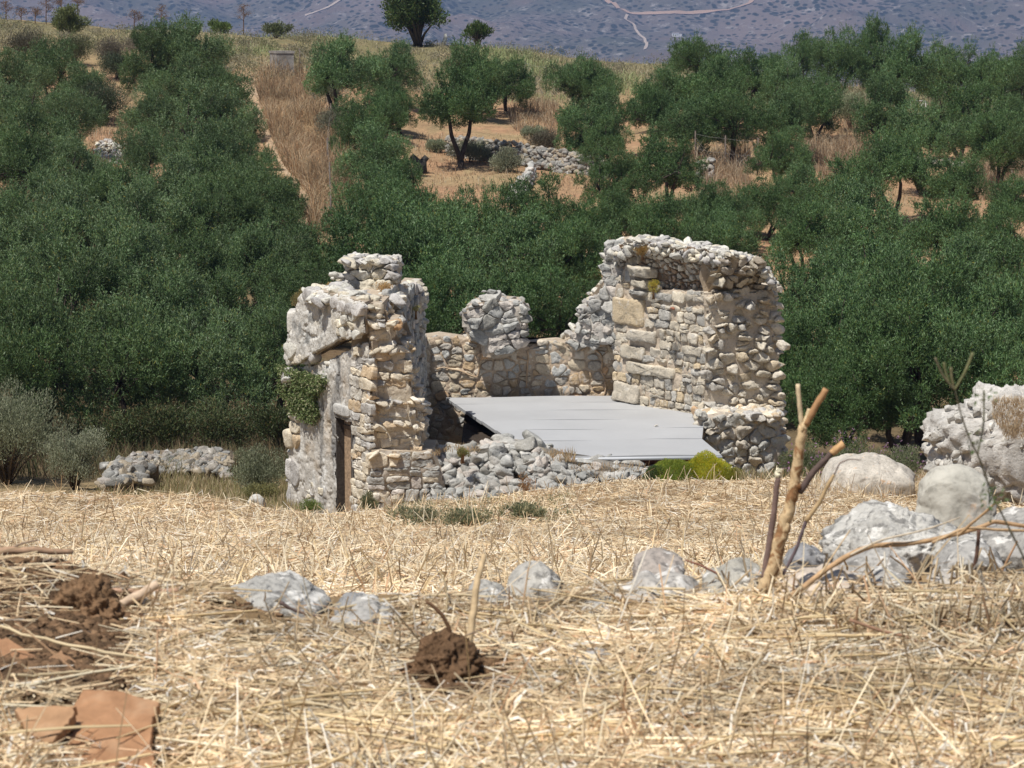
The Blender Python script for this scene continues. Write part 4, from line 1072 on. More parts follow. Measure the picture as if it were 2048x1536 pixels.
row([(1607, 115, 75), (1680, 130, 120), (1750, 125, 100), (1825, 150, 130), (1900, 155, 120), (1970, 160, 110), (2040, 165, 120)], 'in the dark line on the right-hand crest', GR, 3, 1.25)
row([(1765, 225, 130), (1850, 280, 150), (1930, 235, 170), (1990, 290, 170), (2050, 250, 120)], 'below the gate on the right-hand slope', GR, 2)

# the dark broad tree and bushes on the crest
r = np.random.default_rng(77)
def crown_plant(name, label, cat, px, py, w_px, h_px, Y, cols, n_leaf, ll, lw, seed, mat='leaf', trunk=True, group=None, up=0.5, flat=0.85, nl=None, lobe=0.28, gx=None, stemcol=(0.12, 0.09, 0.06)):
    """leafy plant: px, py = foot; size in photo pixels at distance Y"""
    r = np.random.default_rng(seed); pos = P(px, py, Y); zg = float(H(pos[:1], pos[1:2])[0])
    if abs(pos[2] - zg) < 0.6: pos[2] = zg
    W0 = w_px * Y / F; H0 = h_px * Y / F; bare = 0.16 if trunk else 0.0; hz = H0 * (1 - bare) / 2; cz = H0 * bare + hz
    nl = nl or 22; d = unit(r.normal(size=(nl, 3))); L = d * r.uniform(0.1, 0.72, (nl, 1)) * np.array([W0 / 2, W0 / 2, hz]); L[:, 2] += cz
    rad = r.uniform(0.6, 1.3, nl) * lobe * min(W0, H0 * 1.6) * 0.75
    C, dd, k = blob_points(r, n_leaf, L, rad, 0.3); C[:, 2] = np.maximum(C[:, 2], 0.0)
    D = unit(C - [0, 0, cz * 0.4]) * 0.6 + [0, 0, up] + 0.6 * r.normal(size=C.shape)
    root = empty(name, pos); b = Buf(); leaves(b, C, D, r.uniform(0.7, 1.3, n_leaf) * ll, r.uniform(0.7, 1.3, n_leaf) * lw, pal(cols, n_leaf, r) * r.uniform(0.85, 1.15, (nl, 1))[k], r); b.build('crown' if trunk else 'foliage', M[mat], root, False)
    t_ = Buf(); th = max(0.012, 0.02 * W0) if trunk else 0.012
    for q_ in L: tube(t_, [[r.normal() * th, r.normal() * th, -0.1], q_ * [0.35, 0.35, 0.45], q_], [th * 1.2, th * 0.7, th * 0.25], 5, stemcol)
    t_.build('trunk' if trunk else 'stem', M['bark'], root)
    return tag(root, label, cat, group)
BROAD = [((0.075, 0.12, 0.035), 4), ((0.12, 0.155, 0.05), 2), ((0.05, 0.07, 0.025), 2), ((0.17, 0.16, 0.06), .5)]
crown_plant('carob_tree', 'broad dark tree on the skyline, cut by the top edge', 'tree', 836, 82, 172, 140, 150, BROAD, 20000, 0.17, 0.08, 5, lobe=0.24, nl=30)
crown_plant('young_tree', 'small spiky tree standing alone on the crest', 'tree', 955, 96, 70, 48, 149, BROAD, 1700, 0.22, 0.06, 6, lobe=0.2, up=1.0)
crown_plant('green_bush', 'low yellow-green bush on the left skyline', 'bush', 448, 62, 80, 34, 148, [((0.20, 0.25, 0.09), 3), ((0.12, 0.16, 0.06), 2)], 2200, 0.14, 0.05, 7, trunk=False, lobe=0.2)
crown_plant('green_bush', 'dull green bush on the crest above the footpath', 'bush', 552, 66, 76, 36, 148, [((0.18, 0.19, 0.10), 3), ((0.12, 0.13, 0.07), 2)], 2200, 0.14, 0.05, 8, trunk=False, lobe=0.2)
crown_plant('green_bush', 'large yellowish bush at the top of the left slope', 'bush', 140, 70, 120, 60, 140, [((0.19, 0.20, 0.08), 3), ((0.14, 0.15, 0.07), 2)], 6000, 0.14, 0.045, 9, trunk=False, lobe=0.2)
SCRUB = [((0.15, 0.12, 0.10), 4), ((0.11, 0.10, 0.07), 3), ((0.20, 0.17, 0.13), 1)]
for i, (x, y, w_, h_, c_, lb) in enumerate([
    (45, 118, 130, 60, SCRUB, 'grey-brown bush at the left edge below the crest'),
    (150, 130, 120, 60, [((0.10, 0.11, 0.05), 3), ((0.13, 0.12, 0.08), 2)], 'brown-green bush below the yellowish bush'),
    (225, 128, 100, 55, SCRUB, 'grey leafless bush between the green bushes at upper left'),
    (235, 160, 110, 60, [((0.05, 0.07, 0.04), 3), ((0.09, 0.10, 0.06), 1)], 'dark bush above the shaded clearing'),
    (290, 118, 130, 50, SCRUB, 'wide grey-brown bush just under the crest, left of the footpath'),
    (205, 250, 110, 90, [((0.05, 0.075, 0.04), 3), ((0.14, 0.14, 0.09), 1)], 'deep green bush shading the small clearing'),
    (1700, 265, 110, 95, [((0.30, 0.30, 0.20), 4), ((0.20, 0.22, 0.14), 2)], 'pale straw-green bush between the olives at right'),
    (940, 325, 130, 46, [((0.26, 0.25, 0.18), 4), ((0.17, 0.18, 0.12), 2)], 'pale sage bush in front of the terrace wall'),
    (1010, 345, 90, 46, [((0.26, 0.25, 0.18), 4), ((0.17, 0.18, 0.12), 2)], 'pale sage bush above the stony spur'),
    (1065, 278, 80, 24, [((0.24, 0.25, 0.17), 4), ((0.17, 0.18, 0.12), 2)], 'low pale bush on top of the terrace wall'),
    (1090, 305, 90, 40, SCRUB, 'leafless grey brush hanging over the terrace wall'),
    (870, 305, 60, 26, [((0.24, 0.25, 0.17), 4), ((0.15, 0.18, 0.11), 2)], 'small pale bush at the left end of the terrace wall'),
    (660, 220, 80, 75, [((0.22, 0.22, 0.16), 4), ((0.15, 0.14, 0.11), 2)], 'grey-green thorny bush below the concrete block'),
    (670, 290, 90, 80, [((0.22, 0.19, 0.16), 4), ((0.26, 0.24, 0.19), 2)], 'tangled grey brush on the fence line by the footpath')]):
    Yb = float(hit(x, y, 60)[1]); crown_plant('scrub_bush', lb, 'bush', x, y, w_, h_, Yb, c_, int(2500 + w_ * h_ * 0.7), 0.10, 0.022, 300 + i, trunk=False, lobe=0.3)

# near shrubs round the ruin
GREYG = [((0.26, 0.275, 0.20), 4), ((0.38, 0.39, 0.30), 2), ((0.15, 0.165, 0.10), 2)]
crown_plant('sage_bush', 'tall grey-green bush at the left edge above the straw', 'bush', 15, 975, 340, 255, 48.5, GREYG, 22000, 0.06, 0.016, 21, 'herb', False, lobe=0.15, nl=75, up=1.0)
crown_plant('sage_bush', 'grey-green bush leaning right, left of the stone heap', 'bush', 150, 968, 210, 150, 47.5, GREYG, 12000, 0.055, 0.015, 22, 'herb', False, lobe=0.16, nl=55, up=1.0)
crown_plant('grey_weed', 'straggling grey-green weeds against the left side of the ruin', 'weeds', 515, 985, 150, 125, 45, GREYG, 11000, 0.045, 0.014, 23, 'herb', False, lobe=0.2, nl=40, up=0.9)
crown_plant('grey_weed', 'yellow-green low weeds below the grey weeds beside the ruin', 'weeds', 520, 1010, 120, 50, 44.3, [((0.27, 0.25, 0.11), 3), ((0.20, 0.20, 0.10), 3)], 8000, 0.04, 0.012, 24, 'herb', False, lobe=0.25, nl=30)
for i, (x, w_, h_) in enumerate([(40, 200, 130), (240, 170, 90), (330, 190, 120), (440, 190, 120), (560, 150, 140)]):
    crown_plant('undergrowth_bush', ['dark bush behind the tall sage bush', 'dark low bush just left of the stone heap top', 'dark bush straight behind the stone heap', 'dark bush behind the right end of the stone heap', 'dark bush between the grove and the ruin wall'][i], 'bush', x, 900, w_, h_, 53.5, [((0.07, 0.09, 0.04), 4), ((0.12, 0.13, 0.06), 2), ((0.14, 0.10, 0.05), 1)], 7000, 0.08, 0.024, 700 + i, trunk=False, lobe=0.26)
def flowering(name, label, px, py, w_, h_, Y, seed):
    root = crown_plant(name, label, 'flowering weed', px, py, w_, h_, Y, [((0.17, 0.20, 0.11), 4), ((0.24, 0.25, 0.17), 2), ((0.10, 0.13, 0.06), 2)], 11000, 0.045, 0.012, seed, 'herb', False, lobe=0.2, nl=40, up=1.0)
    r = np.random.default_rng(seed); b = Buf(); n_ = 130; W0 = w_ * Y / F; H0 = h_ * Y / F
    an = r.uniform(0, 6.28, n_); rr_ = np.sqrt(r.random(n_)) * W0 * 0.5; C = np.stack([np.cos(an) * rr_, np.sin(an) * rr_, H0 * (1.0 - 0.5 * (rr_ / W0 * 2) ** 2) * r.uniform(0.55, 1.08, n_)], -1)
    for k in range(3): leaves(b, C, r.normal(size=C.shape), 0.03, 0.024, pal([((0.36, 0.17, 0.36), 3), ((0.42, 0.28, 0.45), 2)], n_, r), r)
    b.build('flowers', M['herb'], root, False)
flowering('mallow_plant', 'purple-flowered weeds right against the ruin footing', 1605, 950, 110, 120, 45.5, 31)
flowering('mallow_plant', 'purple-flowered weeds behind the flat boulder', 1700, 940, 160, 130, 44.5, 32)
flowering('mallow_plant', 'purple-flowered weeds beside the right-hand outcrop', 1800, 940, 130, 120, 44, 33)
# ------------------------------------------------------------------ blades: dry grass
def blades(b, B, hgt, wid, col, r, lean=0.35, mat=0):
    n_ = len(B); an = r.uniform(0, 6.28, n_); d = np.stack([np.cos(an), np.sin(an), np.zeros(n_)], -1)
    s_ = np.stack([-np.sin(an + r.uniform(-1, 1, n_)), np.cos(an), np.zeros(n_)], -1) * 0 + unit(r.normal(size=(n_, 3)) * [1, 0.4, 0.1])
    hgt = hgt * np.ones(n_); wid = wid * np.ones(n_); le = lean * r.random(n_)
    up = np.array([0, 0, 1.0]); m_ = B + up * (hgt * 0.55)[:, None] + d * (hgt * le * 0.35)[:, None]; t_ = B + up * (hgt * (1 - 0.3 * le))[:, None] + d * (hgt * le)[:, None]
    V = np.stack([B - s_ * wid[:, None] / 2, B + s_ * wid[:, None] / 2, m_ + s_ * wid[:, None] * 0.35, m_ - s_ * wid[:, None] * 0.35, t_], 1).reshape(-1, 3)
    i = np.arange(n_)[:, None] * 5
    b.add(V, [i + np.array([[0, 1, 2, 3]]), i + np.array([[3, 2, 4]])], np.repeat(col, 5, 0), mat)

def scatter(poly, n_, Y0, Y1, r, dens=None):
    """random ground points whose view falls in a photo polygon; even in the view"""
    out_ = []; poly = np.array(poly, float); tot = 0
    while tot < n_:
        m_ = 40000; px = r.uniform(poly[:, 0].min(), poly[:, 0].max(), m_); Y = np.exp(r.uniform(math.log(Y0), math.log(Y1), m_))
        X = Y * (px - 1024) / F; Z = H(X, Y); u, v = col_px(X, Y, Z); ok = inpoly(u, v, poly)
        # weight by how much of the view each metre of depth covers
        e_ = 0.01 * Y; _, v2 = col_px(X, Y + e_, H(X, Y + e_)); wgt = np.clip((v - v2), 0.0, None); ok &= r.random(m_) < np.clip(wgt / np.percentile(wgt[ok] if ok.any() else wgt, 90) + 0.08, 0, 1)
        pts = np.stack([X, Y, Z], -1)[ok]; out_.append(pts); tot += len(pts)
        if not ok.any(): break
    return np.concatenate(out_)[:n_]
DRY = [((0.42, 0.34, 0.20), 4), ((0.33, 0.27, 0.15), 3), ((0.50, 0.42, 0.28), 2), ((0.22, 0.20, 0.10), 2)]
r = np.random.default_rng(91); b = Buf()
crest = [(-40, -20), (300, 20), (700, 50), (1000, 80), (1300, 100), (1620, 150), (2080, 170), (2080, 250), (1600, 215), (1300, 185), (1100, 215), (830, 190), (620, 160), (500, 175), (300, 110), (-40, 110)]
p_ = scatter(crest, 34000, 112, 160, r); g_ = fbm(p_[:, :2] * 0.16, 71, 3)[:, None]
c_ = pal([((0.38, 0.34, 0.21), 4), ((0.31, 0.28, 0.18), 4), ((0.50, 0.44, 0.31), 3), ((0.23, 0.22, 0.13), 2)], len(p_), r) * (1 + 0.25 * g_); c_ = np.where(g_ > 0.45, c_ * [0.75, 0.95, 0.7], c_)
blades(b, p_ - [0, 0, .05], r.uniform(0.08, 0.45, len(p_)) * (1 + 0.9 * g_[:, 0]).clip(0.2, 2), r.uniform(0.02, 0.045, len(p_)), c_, r, 1.8)
for q_ in p_[r.integers(len(p_), size=260)]:
    m_ = 160; C = q_ + [0, 0, .15] + r.normal(size=(m_, 3)) * np.array([.4, .4, .16]) * r.uniform(0.6, 1.4); leaves(b, C, r.normal(size=C.shape) + [0, 0, 1], 0.14, 0.04, pal([[((0.16, 0.17, 0.08), 3), ((0.22, 0.22, 0.13), 2)], [((0.30, 0.28, 0.19), 3), ((0.24, 0.21, 0.15), 2)]][r.integers(2)], m_, r), r)
tag(b.build('meadow_grass', M['dry'], None, False), 'pale dry grass covering the crest of the slope', 'grass', None, 'stuff')
b = Buf(); pg = [(520, 150), (604, 150), (640, 215), (700, 300), (705, 460), (618, 478), (622, 400), (566, 330), (532, 250), (518, 200)]
p_ = scatter(pg, 17000, 70, 150, r); g_ = 1 + 0.9 * fbm(p_[:, :2] * 0.7, 5, 3); blades(b, p_, r.uniform(0.2, 1.1, len(p_)) * g_.clip(0.2, 2), r.uniform(0.015, 0.028, len(p_)), pal([((0.46, 0.30, 0.17), 4), ((0.40, 0.31, 0.19), 3), ((0.50, 0.40, 0.27), 2), ((0.30, 0.22, 0.15), 2)], len(p_), r) * (1 + 0.3 * fbm(p_[:, :2] * 0.35, 15, 3))[:, None], r, 1.1)
tag(b.build('tall_dry_grass', M['dry'], None, False), 'tall rusty dry grass along the fenced footpath', 'grass', None, 'stuff')
b = Buf()
for pg, n_, hh in (([(820, 270), (1250, 270), (1260, 400), (1100, 420), (870, 400), (820, 330)], 5200, 0.24), ([(1020, 210), (1120, 210), (1120, 280), (1060, 290), (1020, 250)], 2500, 0.6), ([(1370, 310), (1500, 300), (1500, 380), (1400, 400)], 3500, 0.9), ([(1600, 290), (1760, 290), (1770, 370), (1640, 360)], 5000, 1.0), ([(1930, 330), (2060, 330), (2060, 410), (1940, 400)], 4500, 0.9), ([(1200, 380), (2060, 380), (2060, 580), (1500, 580), (1200, 470)], 6000, 0.3), ([(170, 160), (280, 160), (270, 330), (180, 330)], 3000, 0.35), ([(1640, 170), (1760, 170), (1770, 330), (1640, 250)], 2500, 0.8)):
    p_ = scatter(pg, n_, 66, 150, r); blades(b, p_, r.uniform(0.2, 1.1, len(p_)) * hh * (0.9 + 0.8 * fbm(p_[:, :2] * 0.8, 3, 3)).clip(0.15, 2), r.uniform(0.014, 0.03, len(p_)), pal([((0.46, 0.34, 0.22), 4), ((0.38, 0.26, 0.16), 3), ((0.52, 0.44, 0.31), 2), ((0.34, 0.27, 0.20), 2)], len(p_), r), r, 1.2)
tag(b.build('hillside_grass', M['dry'], None, False), 'thin dry grass in the clearings between the olives', 'grass', None, 'stuff')
b = Buf(); pg = [(180, 940), (600, 940), (600, 1045), (420, 1030), (180, 1000)]
p_ = scatter(pg, 9000, 38.5, 50, r); blades(b, p_, r.uniform(0.08, 0.28, len(p_)), r.uniform(0.008, 0.016, len(p_)), pal(DRY + [((0.24, 0.24, 0.10), 3)], len(p_), r), r, 0.7)
pg = [(1480, 930), (2060, 900), (2060, 970), (1480, 970)]; p_ = scatter(pg, 5000, 38.5, 50, r); blades(b, p_, r.uniform(0.1, 0.35, len(p_)), r.uniform(0.008, 0.016, len(p_)), pal(DRY + [((0.20, 0.22, 0.10), 4)], len(p_), r), r, 0.7)
pg = [(200, 930), (480, 930), (480, 960), (200, 960)]; p_ = scatter(pg, 1500, 46, 52, r); blades(b, p_, r.uniform(0.15, 0.6, len(p_)), r.uniform(0.008, 0.016, len(p_)), pal(DRY + [((0.20, 0.22, 0.10), 4)], len(p_), r), r, 0.7)
tag(b.build('rough_grass', M['dry'], None, False), 'rough dry grass between the straw and the ruin', 'grass', None, 'stuff')
# under-canopy litter: dark twiggy undergrowth at the foot of the left grove
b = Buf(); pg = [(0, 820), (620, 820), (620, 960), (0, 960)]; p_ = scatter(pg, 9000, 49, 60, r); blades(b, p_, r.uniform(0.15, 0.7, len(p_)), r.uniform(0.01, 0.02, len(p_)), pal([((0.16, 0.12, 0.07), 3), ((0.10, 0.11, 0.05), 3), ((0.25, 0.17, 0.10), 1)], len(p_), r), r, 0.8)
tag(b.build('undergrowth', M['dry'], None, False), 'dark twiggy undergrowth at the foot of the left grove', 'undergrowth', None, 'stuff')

# ------------------------------------------------------------------ dried flower stalks on the skyline
def stalk(px, py, h_px, Y, label, seed):
    r = np.random.default_rng(seed); pos = P(px, py, Y); hh = h_px * Y / F; root = empty('dried_flower_stalk', pos)
    b = Buf(); tube(b, [[0, 0, -0.6], [0.02, 0, hh * 0.5], [0.05, 0, hh]], [0.035, 0.03, 0.015], 6, (0.22, 0.13, 0.08)); H_ = []
    for k in range(9):
        z_ = hh * (0.45 + 0.55 * k / 8); an = r.uniform(0, 6.28); ln = 0.10 + 0.24 * (1 - k / 9); e_ = np.array([math.cos(an) * ln + 0.04, math.sin(an) * ln, z_ + ln * 0.7]); tube(b, [[0.03, 0, z_], e_], [0.016, 0.01], 5, (0.22, 0.13, 0.08)); H_.append(e_)
    b.build('stem', M['bark'], root); b = Buf()
    for e_ in H_:
        C = e_ + r.normal(size=(55, 3)) * [0.13, 0.13, 0.06]; leaves(b, C, r.normal(size=C.shape), 0.07, 0.03, pal([((0.20, 0.12, 0.08), 3), ((0.26, 0.18, 0.12), 2)], 55, r), r)
    b.build('flower_tuft', M['dry'], root, False); tag(root, label, 'dried plant', 'dried flower stalks on the left skyline')
for i, (x, y, h_, lb) in enumerate([(12, 45, 38, 'tall brown dried flower stalk, leftmost on the skyline'), (42, 50, 30, 'dried flower stalk beside the leftmost one'), (70, 50, 30, 'short dried flower stalk, third from the left edge'), (92, 48, 48, 'dried flower stalk just left of the yellowish bush'), (122, 30, 32, 'dried flower stalk rising over the yellowish bush'), (155, 25, 26, 'dried flower stalk at the right side of the yellowish bush'),
    (268, 62, 36, 'low dried flower stalk between the bush and the tall stalk'), (322, 72, 56, 'tall dried flower stalk standing alone on the left skyline'), (487, 66, 52, 'dried flower stalk right of the low green bush')]):
    stalk(x, y, h_, 147, lb, 400 + i)

# ------------------------------------------------------------------ terrace walls and heaps
def stone_run(name, label, cat, pts, Ys, h_px, nst, size, seed, pal_=PAL_G, kind=None, group=None, depth=0.6, low=True):
    """loose stones along a line of photo points (top edge), on the ground"""
    r = np.random.default_rng(seed); b = Buf(); pts = np.array(pts, float)
    cs = np.concatenate([[0], np.cumsum(np.hypot(*np.diff(pts, axis=0).T))])
    o0 = None
    for k in range(nst):
        t = r.random() * cs[-1]; x = np.interp(t, cs, pts[:, 0]); y = np.interp(t, cs, pts[:, 1]); Y = np.interp(t, cs, Ys); f_ = r.random()
        s_ = size * r.uniform(0.55, 1.35); c_ = P(x, y + h_px * f_, Y - depth * f_ * 0.5 + 0.0)
        c_[1] += r.uniform(0, depth * 0.5) * (1 - f_)
        zg = float(H(c_[:1], c_[1:2])[0]); c_[2] = max(c_[2], zg)
        if o0 is None: o0 = np.array([c_[0], c_[1], zg])
        add_rock(b, c_, np.array([1.2, 1, 0.8]) * s_, r, pick(pal_, r), lo=low, tilt=0.4)
    # earth core
    n_ = 30; tt = np.linspace(0, cs[-1], n_); rows = []
    for t in tt:
        x = np.interp(t, cs, pts[:, 0]); y = np.interp(t, cs, pts[:, 1]); Y = np.interp(t, cs, Ys)
        a = P(x, y + 12, Y + 0.1); g1 = P(x, y + h_px, Y - depth * 0.4); g1[2] = float(H(g1[:1], g1[1:2])[0]) - 0.1; a2 = a + [0, depth, 0]; g2 = a2.copy(); g2[2] = float(H(g2[:1], g2[1:2])[0]) - 0.3
        rows.append([g1, a, a2, g2])
    V = np.array(rows); ii = np.arange(n_ * 4).reshape(n_, 4); q_ = np.stack([ii[:-1, :-1], ii[:-1, 1:], ii[1:, 1:], ii[1:, :-1]], -1).reshape(-1, 4)
    b.add(V.reshape(-1, 3), q_, (0.25, 0.2, 0.15), 1)
    o = b.build(name, SM, None, True, origin=o0); return tag(o, label, cat, group, kind)
PAL_D = [(tuple(v * 0.60 for v in c_), w_) for c_, w_ in PAL_G + PAL_B[:2]]
def yg(x, y): return float(hit(x, y, 55)[1])
stone_run('terrace_wall', 'grey dry-stone terrace wall beneath the bare-trunked olive', 'wall', [(895, 275), (940, 278), (1000, 282), (1060, 290), (1130, 305), (1215, 322)], [yg(895, 310), yg(940, 315), yg(1000, 325), yg(1060, 335), yg(1130, 345), yg(1215, 355)], 42, 640, 0.15, 501, PAL_D)
stone_run('stony_spur', 'pale heap of stones running downhill in front of the terrace wall', 'wall', [(1065, 325), (1055, 345), (1040, 365), (1020, 380)], [yg(1065, 350), yg(1055, 370), yg(1040, 390), yg(1020, 400)], 34, 300, 0.16, 502, PAL_G, depth=2.2)
stone_run('terrace_wall', 'short upright piece of dry-stone wall with a square end beside the wire fence', 'wall', [(1395, 320), (1425, 316)], [yg(1395, 372), yg(1425, 375)], 62, 120, 0.15, 503, PAL_D)
stone_run('terrace_wall', 'low stone edging half hidden among olives on the far right slope', 'wall', [(1830, 318), (1900, 322), (1980, 340), (2060, 345)], [yg(1830, 328), yg(1900, 332), yg(1980, 350), yg(2060, 355)], 12, 170, 0.14, 504, PAL_D)
stone_run('stone_scatter', 'loose pale stones in the shaded clearing of the left grove', 'stones', [(190, 285), (240, 290)], [yg(190, 300), yg(240, 305)], 40, 170, 0.11, 505, PAL_W, kind='stuff', depth=5)
stone_run('stone_heap', 'long heap of pale field stones at the foot of the left grove', 'stone heap', [(215, 935), (260, 920), (330, 914), (390, 911), (445, 915), (455, 925)], [48.5, 49, 50, 50, 50, 49.5], 32, 460, 0.11, 506, PAL_D, kind='stuff', depth=1.6, low=False)
stone_run('stone_heap', 'low brownish stone bank left of the long stone heap', 'stone heap', [(205, 940), (250, 935), (300, 940)], [46.5, 46.5, 47], 28, 70, 0.15, 507, PAL_D, kind='stuff', depth=1.2, low=False)

# concrete block, fence posts, gate, white pole
n = NT('old_concrete'); c = n.mix((0.33, 0.31, 0.29), (0.14, 0.135, 0.13), n.ramp(n.noise(1.5, 7, 0.7), [(0.4, 0.0), (0.65, 0.9)])); M['concrete'] = n.done(c, 0.95, 0.1, n.bump(n.noise(12, 6), 0.4, 0.03))
Yc = yg(562, 150) - 1; q0 = P(540, 150, Yc + 0.8); q1 = P(553, 150, Yc); q2 = P(588, 150, Yc + 0.1); zt = P(560, 107, Yc)[2]; zb = q1[2] - 1.0
q3 = q2 + (q0 - q1)
V = [[*q_[:2], z_] for z_ in (zb, zt) for q_ in (q0, q1, q2, q3)]
b = Buf(); b.add(V, np.array([[0, 1, 5, 4], [1, 2, 6, 5], [2, 3, 7, 6], [3, 0, 4, 7], [4, 5, 6, 7]])); e = empty('water_tank', q1); b.build('tank_body', M['concrete'], e, False, origin=np.array(e.location))
b = Buf(); cc = np.array([q0, q1, q2, q3]); ce = cc.mean(0); cc = ce + (cc - ce) * 1.08; V = [[*q_[:2], z_] for z_ in (zt + 0.004, zt + 0.12) for q_ in cc]
b.add(V, np.array([[0, 1, 5, 4], [1, 2, 6, 5], [2, 3, 7, 6], [3, 0, 4, 7], [4, 5, 6, 7], [3, 2, 1, 0]]), (0.4, 0.38, 0.35)); b.build('lid', M['concrete'], e, False, origin=np.array(e.location))
tag(e, 'square weathered concrete tank at the top of the footpath', 'water tank')
def fence(label, pts, h_, mesh=True, group=None):
    pos = [np.array([*hit(x, y, 60)]) for (x, y) in pts]; e = empty('wire_fence', pos[0]); o0 = pos[0]
    for q_ in pos:
        b = Buf(); tube(b, [q_ - [0, 0, .2], q_ + [0, 0, h_ + .1]], 0.03, 6, (0.16, 0.13, 0.11)); b.build('post', M['bark'], e, origin=o0)
    b = Buf()
    for a, c_ in zip(pos[:-1], pos[1:]):
        for f_ in (0.15, 0.55, 0.98): tube(b, [a + [0, 0, h_ * f_], (a + c_) / 2 + [0, 0, h_ * f_ - .04], c_ + [0, 0, h_ * f_]], 0.005, 3, (0.3, 0.29, 0.28), cap=False)
        ln = np.linalg.norm(c_ - a); n_ = int(ln / 0.16) if mesh else 0
        for k in range(n_):
            for s_ in (-1, 1):
                t0 = k / n_; t1 = t0 + s_ * h_ / ln; f0, f1 = 0.0, 1.0
                if t1 > 1: f1 = (1 - t0) / (t1 - t0); t1 = 1
                if t1 < 0: f1 = t0 / (t0 - t1); t1 = 0
                A_, B_ = a + (c_ - a) * t0, a + (c_ - a) * t1 + np.array([0, 0, h_ * f1]); tube(b, [A_, B_], 0.004, 3, (0.36, 0.36, 0.37), cap=False)
    b.build('wire_mesh', M['bark'], e, origin=o0); return tag(e, label, 'fence', group)
fence('sagging wire fence running down beside the rusty grass', [(600, 150), (650, 205), (662, 270), (655, 345), (660, 400), (662, 470)], 1.2, False)
fence('wire mesh fence right of the square-ended stone wall', [(1390, 335), (1450, 345), (1515, 350)], 1.4)
fence('wire fence with thin posts crossing the dry grass above the terrace', [(1050, 185), (1092, 195), (1130, 190)], 1.5)
ga, gb_ = hit(1820, 232, 90), hit(1851, 234, 90); e = empty('field_gate', ga); o0 = ga.copy(); b = Buf()
for A_, B_ in ((ga, ga + [0, 0, .75]), (gb_, gb_ + [0, 0, .75]), (ga + [0, 0, .75], gb_ + [0, 0, .75]), (ga + [0, 0, .1], gb_ + [0, 0, .1]), (ga, gb_ + [0, 0, .75])): tube(b, [A_, B_], 0.03, 6, (0.55, 0.55, 0.52))
b.build('gate_frame', M['white'], e, origin=o0); tag(e, 'small pale metal gate frame among the olives below the right crest', 'gate')
q_ = P(888, 86, 150); b = Buf(); tube(b, [q_ + [-.25, 0, -.4], q_ + [0.0, 0, 0.05], q_ + [.1, 0, .35], q_ + [.08, 0, .55]], [0.12, 0.12, 0.11, 0.08], 8, (0.62, 0.62, 0.6))
tag(b.build('curved_pipe', M['white'], None, True, origin=q_), 'short curved white pipe under the broad skyline tree', 'pipe')
# tree stump in the clearing
q_ = hit(840, 345, 60); b = Buf(); tube(b, [q_ - [0, 0, .2], q_ + [0, 0, .25], q_ + [0.03, 0, .5]], [0.33, 0.28, 0.25], 10, (0.06, 0.055, 0.05)); tube(b, [q_ + [0, 0, .3], q_ + [-.35, 0, .65]], [0.16, 0.13], 8, (0.06, 0.055, 0.05)); tube(b, [q_ + [0, 0, .3], q_ + [.28, 0, .62]], [0.14, 0.12], 8, (0.06, 0.055, 0.05))
tag(b.build('tree_stump', M['bark'], None, True, origin=q_), 'dark forked tree stump in the sunny clearing', 'stump')
# ------------------------------------------------------------------ boulders
OUTL = []
def outline_rock(name, label, pts, Y, thick, seed, mat='boulder', tint=(0.38, 0.365, 0.335), amp=0.045, sub=6, fr=3.0, nf=8, flo=0.72, cat='boulder', front=1.0, group=None, tiltY=0.0):
    """solid rock whose outline follows the photo points (star-shaped round their centre) at distance Y"""
    pts = np.array(pts, float); c = (pts.min(0) + pts.max(0)) / 2
    if Y < 7: OUTL.append(c + (pts - c) * [1.03, 1.08] + [0, 8])
    W = np.array([P(x, y, Y) for x, y in pts]); C = P(c[0], c[1], Y)
    ang = np.arctan2(W[:, 2] - C[2], W[:, 0] - C[0]); rad = np.hypot(W[:, 2] - C[2], W[:, 0] - C[0]); o = np.argsort(ang)
    a_ = np.concatenate([ang[o] - 2 * math.pi, ang[o], ang[o] + 2 * math.pi]); r_ = np.tile(rad[o], 3)
    V, Fc = ICO[sub]; r = np.random.default_rng(seed); V = facet(V, r, int(nf * 1.6), flo - 0.05, 0.94)
    mag = np.linalg.norm(V, axis=1); U = V / mag[:, None]
    s_ = np.hypot(U[:, 0], U[:, 2]); th = np.arctan2(U[:, 2], U[:, 0]); RR = np.interp(th, a_, r_)
    X = RR * np.cos(th) * s_ ** 0.55; Z = RR * np.sin(th) * s_ ** 0.55; Yy = U[:, 1] * thick
    q_ = np.stack([X, Yy, Z], 1) * (0.25 + 0.75 * mag)[:, None]
    q_[:, 1] += tiltY * q_[:, 2]
    sz = rad.mean(); nrm = unit(q_)
    q_ = q_ + nrm * (sz * amp * 1.15 * fbm(q_ / sz * fr * 1.3 + seed, seed, 6, 0.62))[:, None] - nrm * (sz * amp * 1.6 * np.clip(fbm(q_ / sz * fr * 2.2 + 9, seed + 3, 3) - 0.3, 0, 1))[:, None]
    cl = np.array(tint) * (1 + 0.12 * fbm(q_ / sz * 2, seed + 5, 3))[:, None]
    b = Buf(); b.add(q_, Fc, cl); ob = b.build(name, [M[mat], M['mortar']]); ob.location = C
    return tag(ob, label, cat, group)
outline_rock('rock_outcrop', 'large pitted grey-white outcrop at the right edge with dry grass on it', [(1848, 850), (1860, 828), (1900, 822), (1925, 815), (1948, 798), (1962, 780), (2000, 774), (2060, 768), (2160, 765), (2260, 830), (2240, 1020), (2100, 1040), (1960, 1030), (1870, 985), (1852, 930), (1860, 890)], 31, 0.6, 3, 'pale', (0.50, 0.48, 0.45), amp=0.065, fr=7, nf=7, cat='rock')
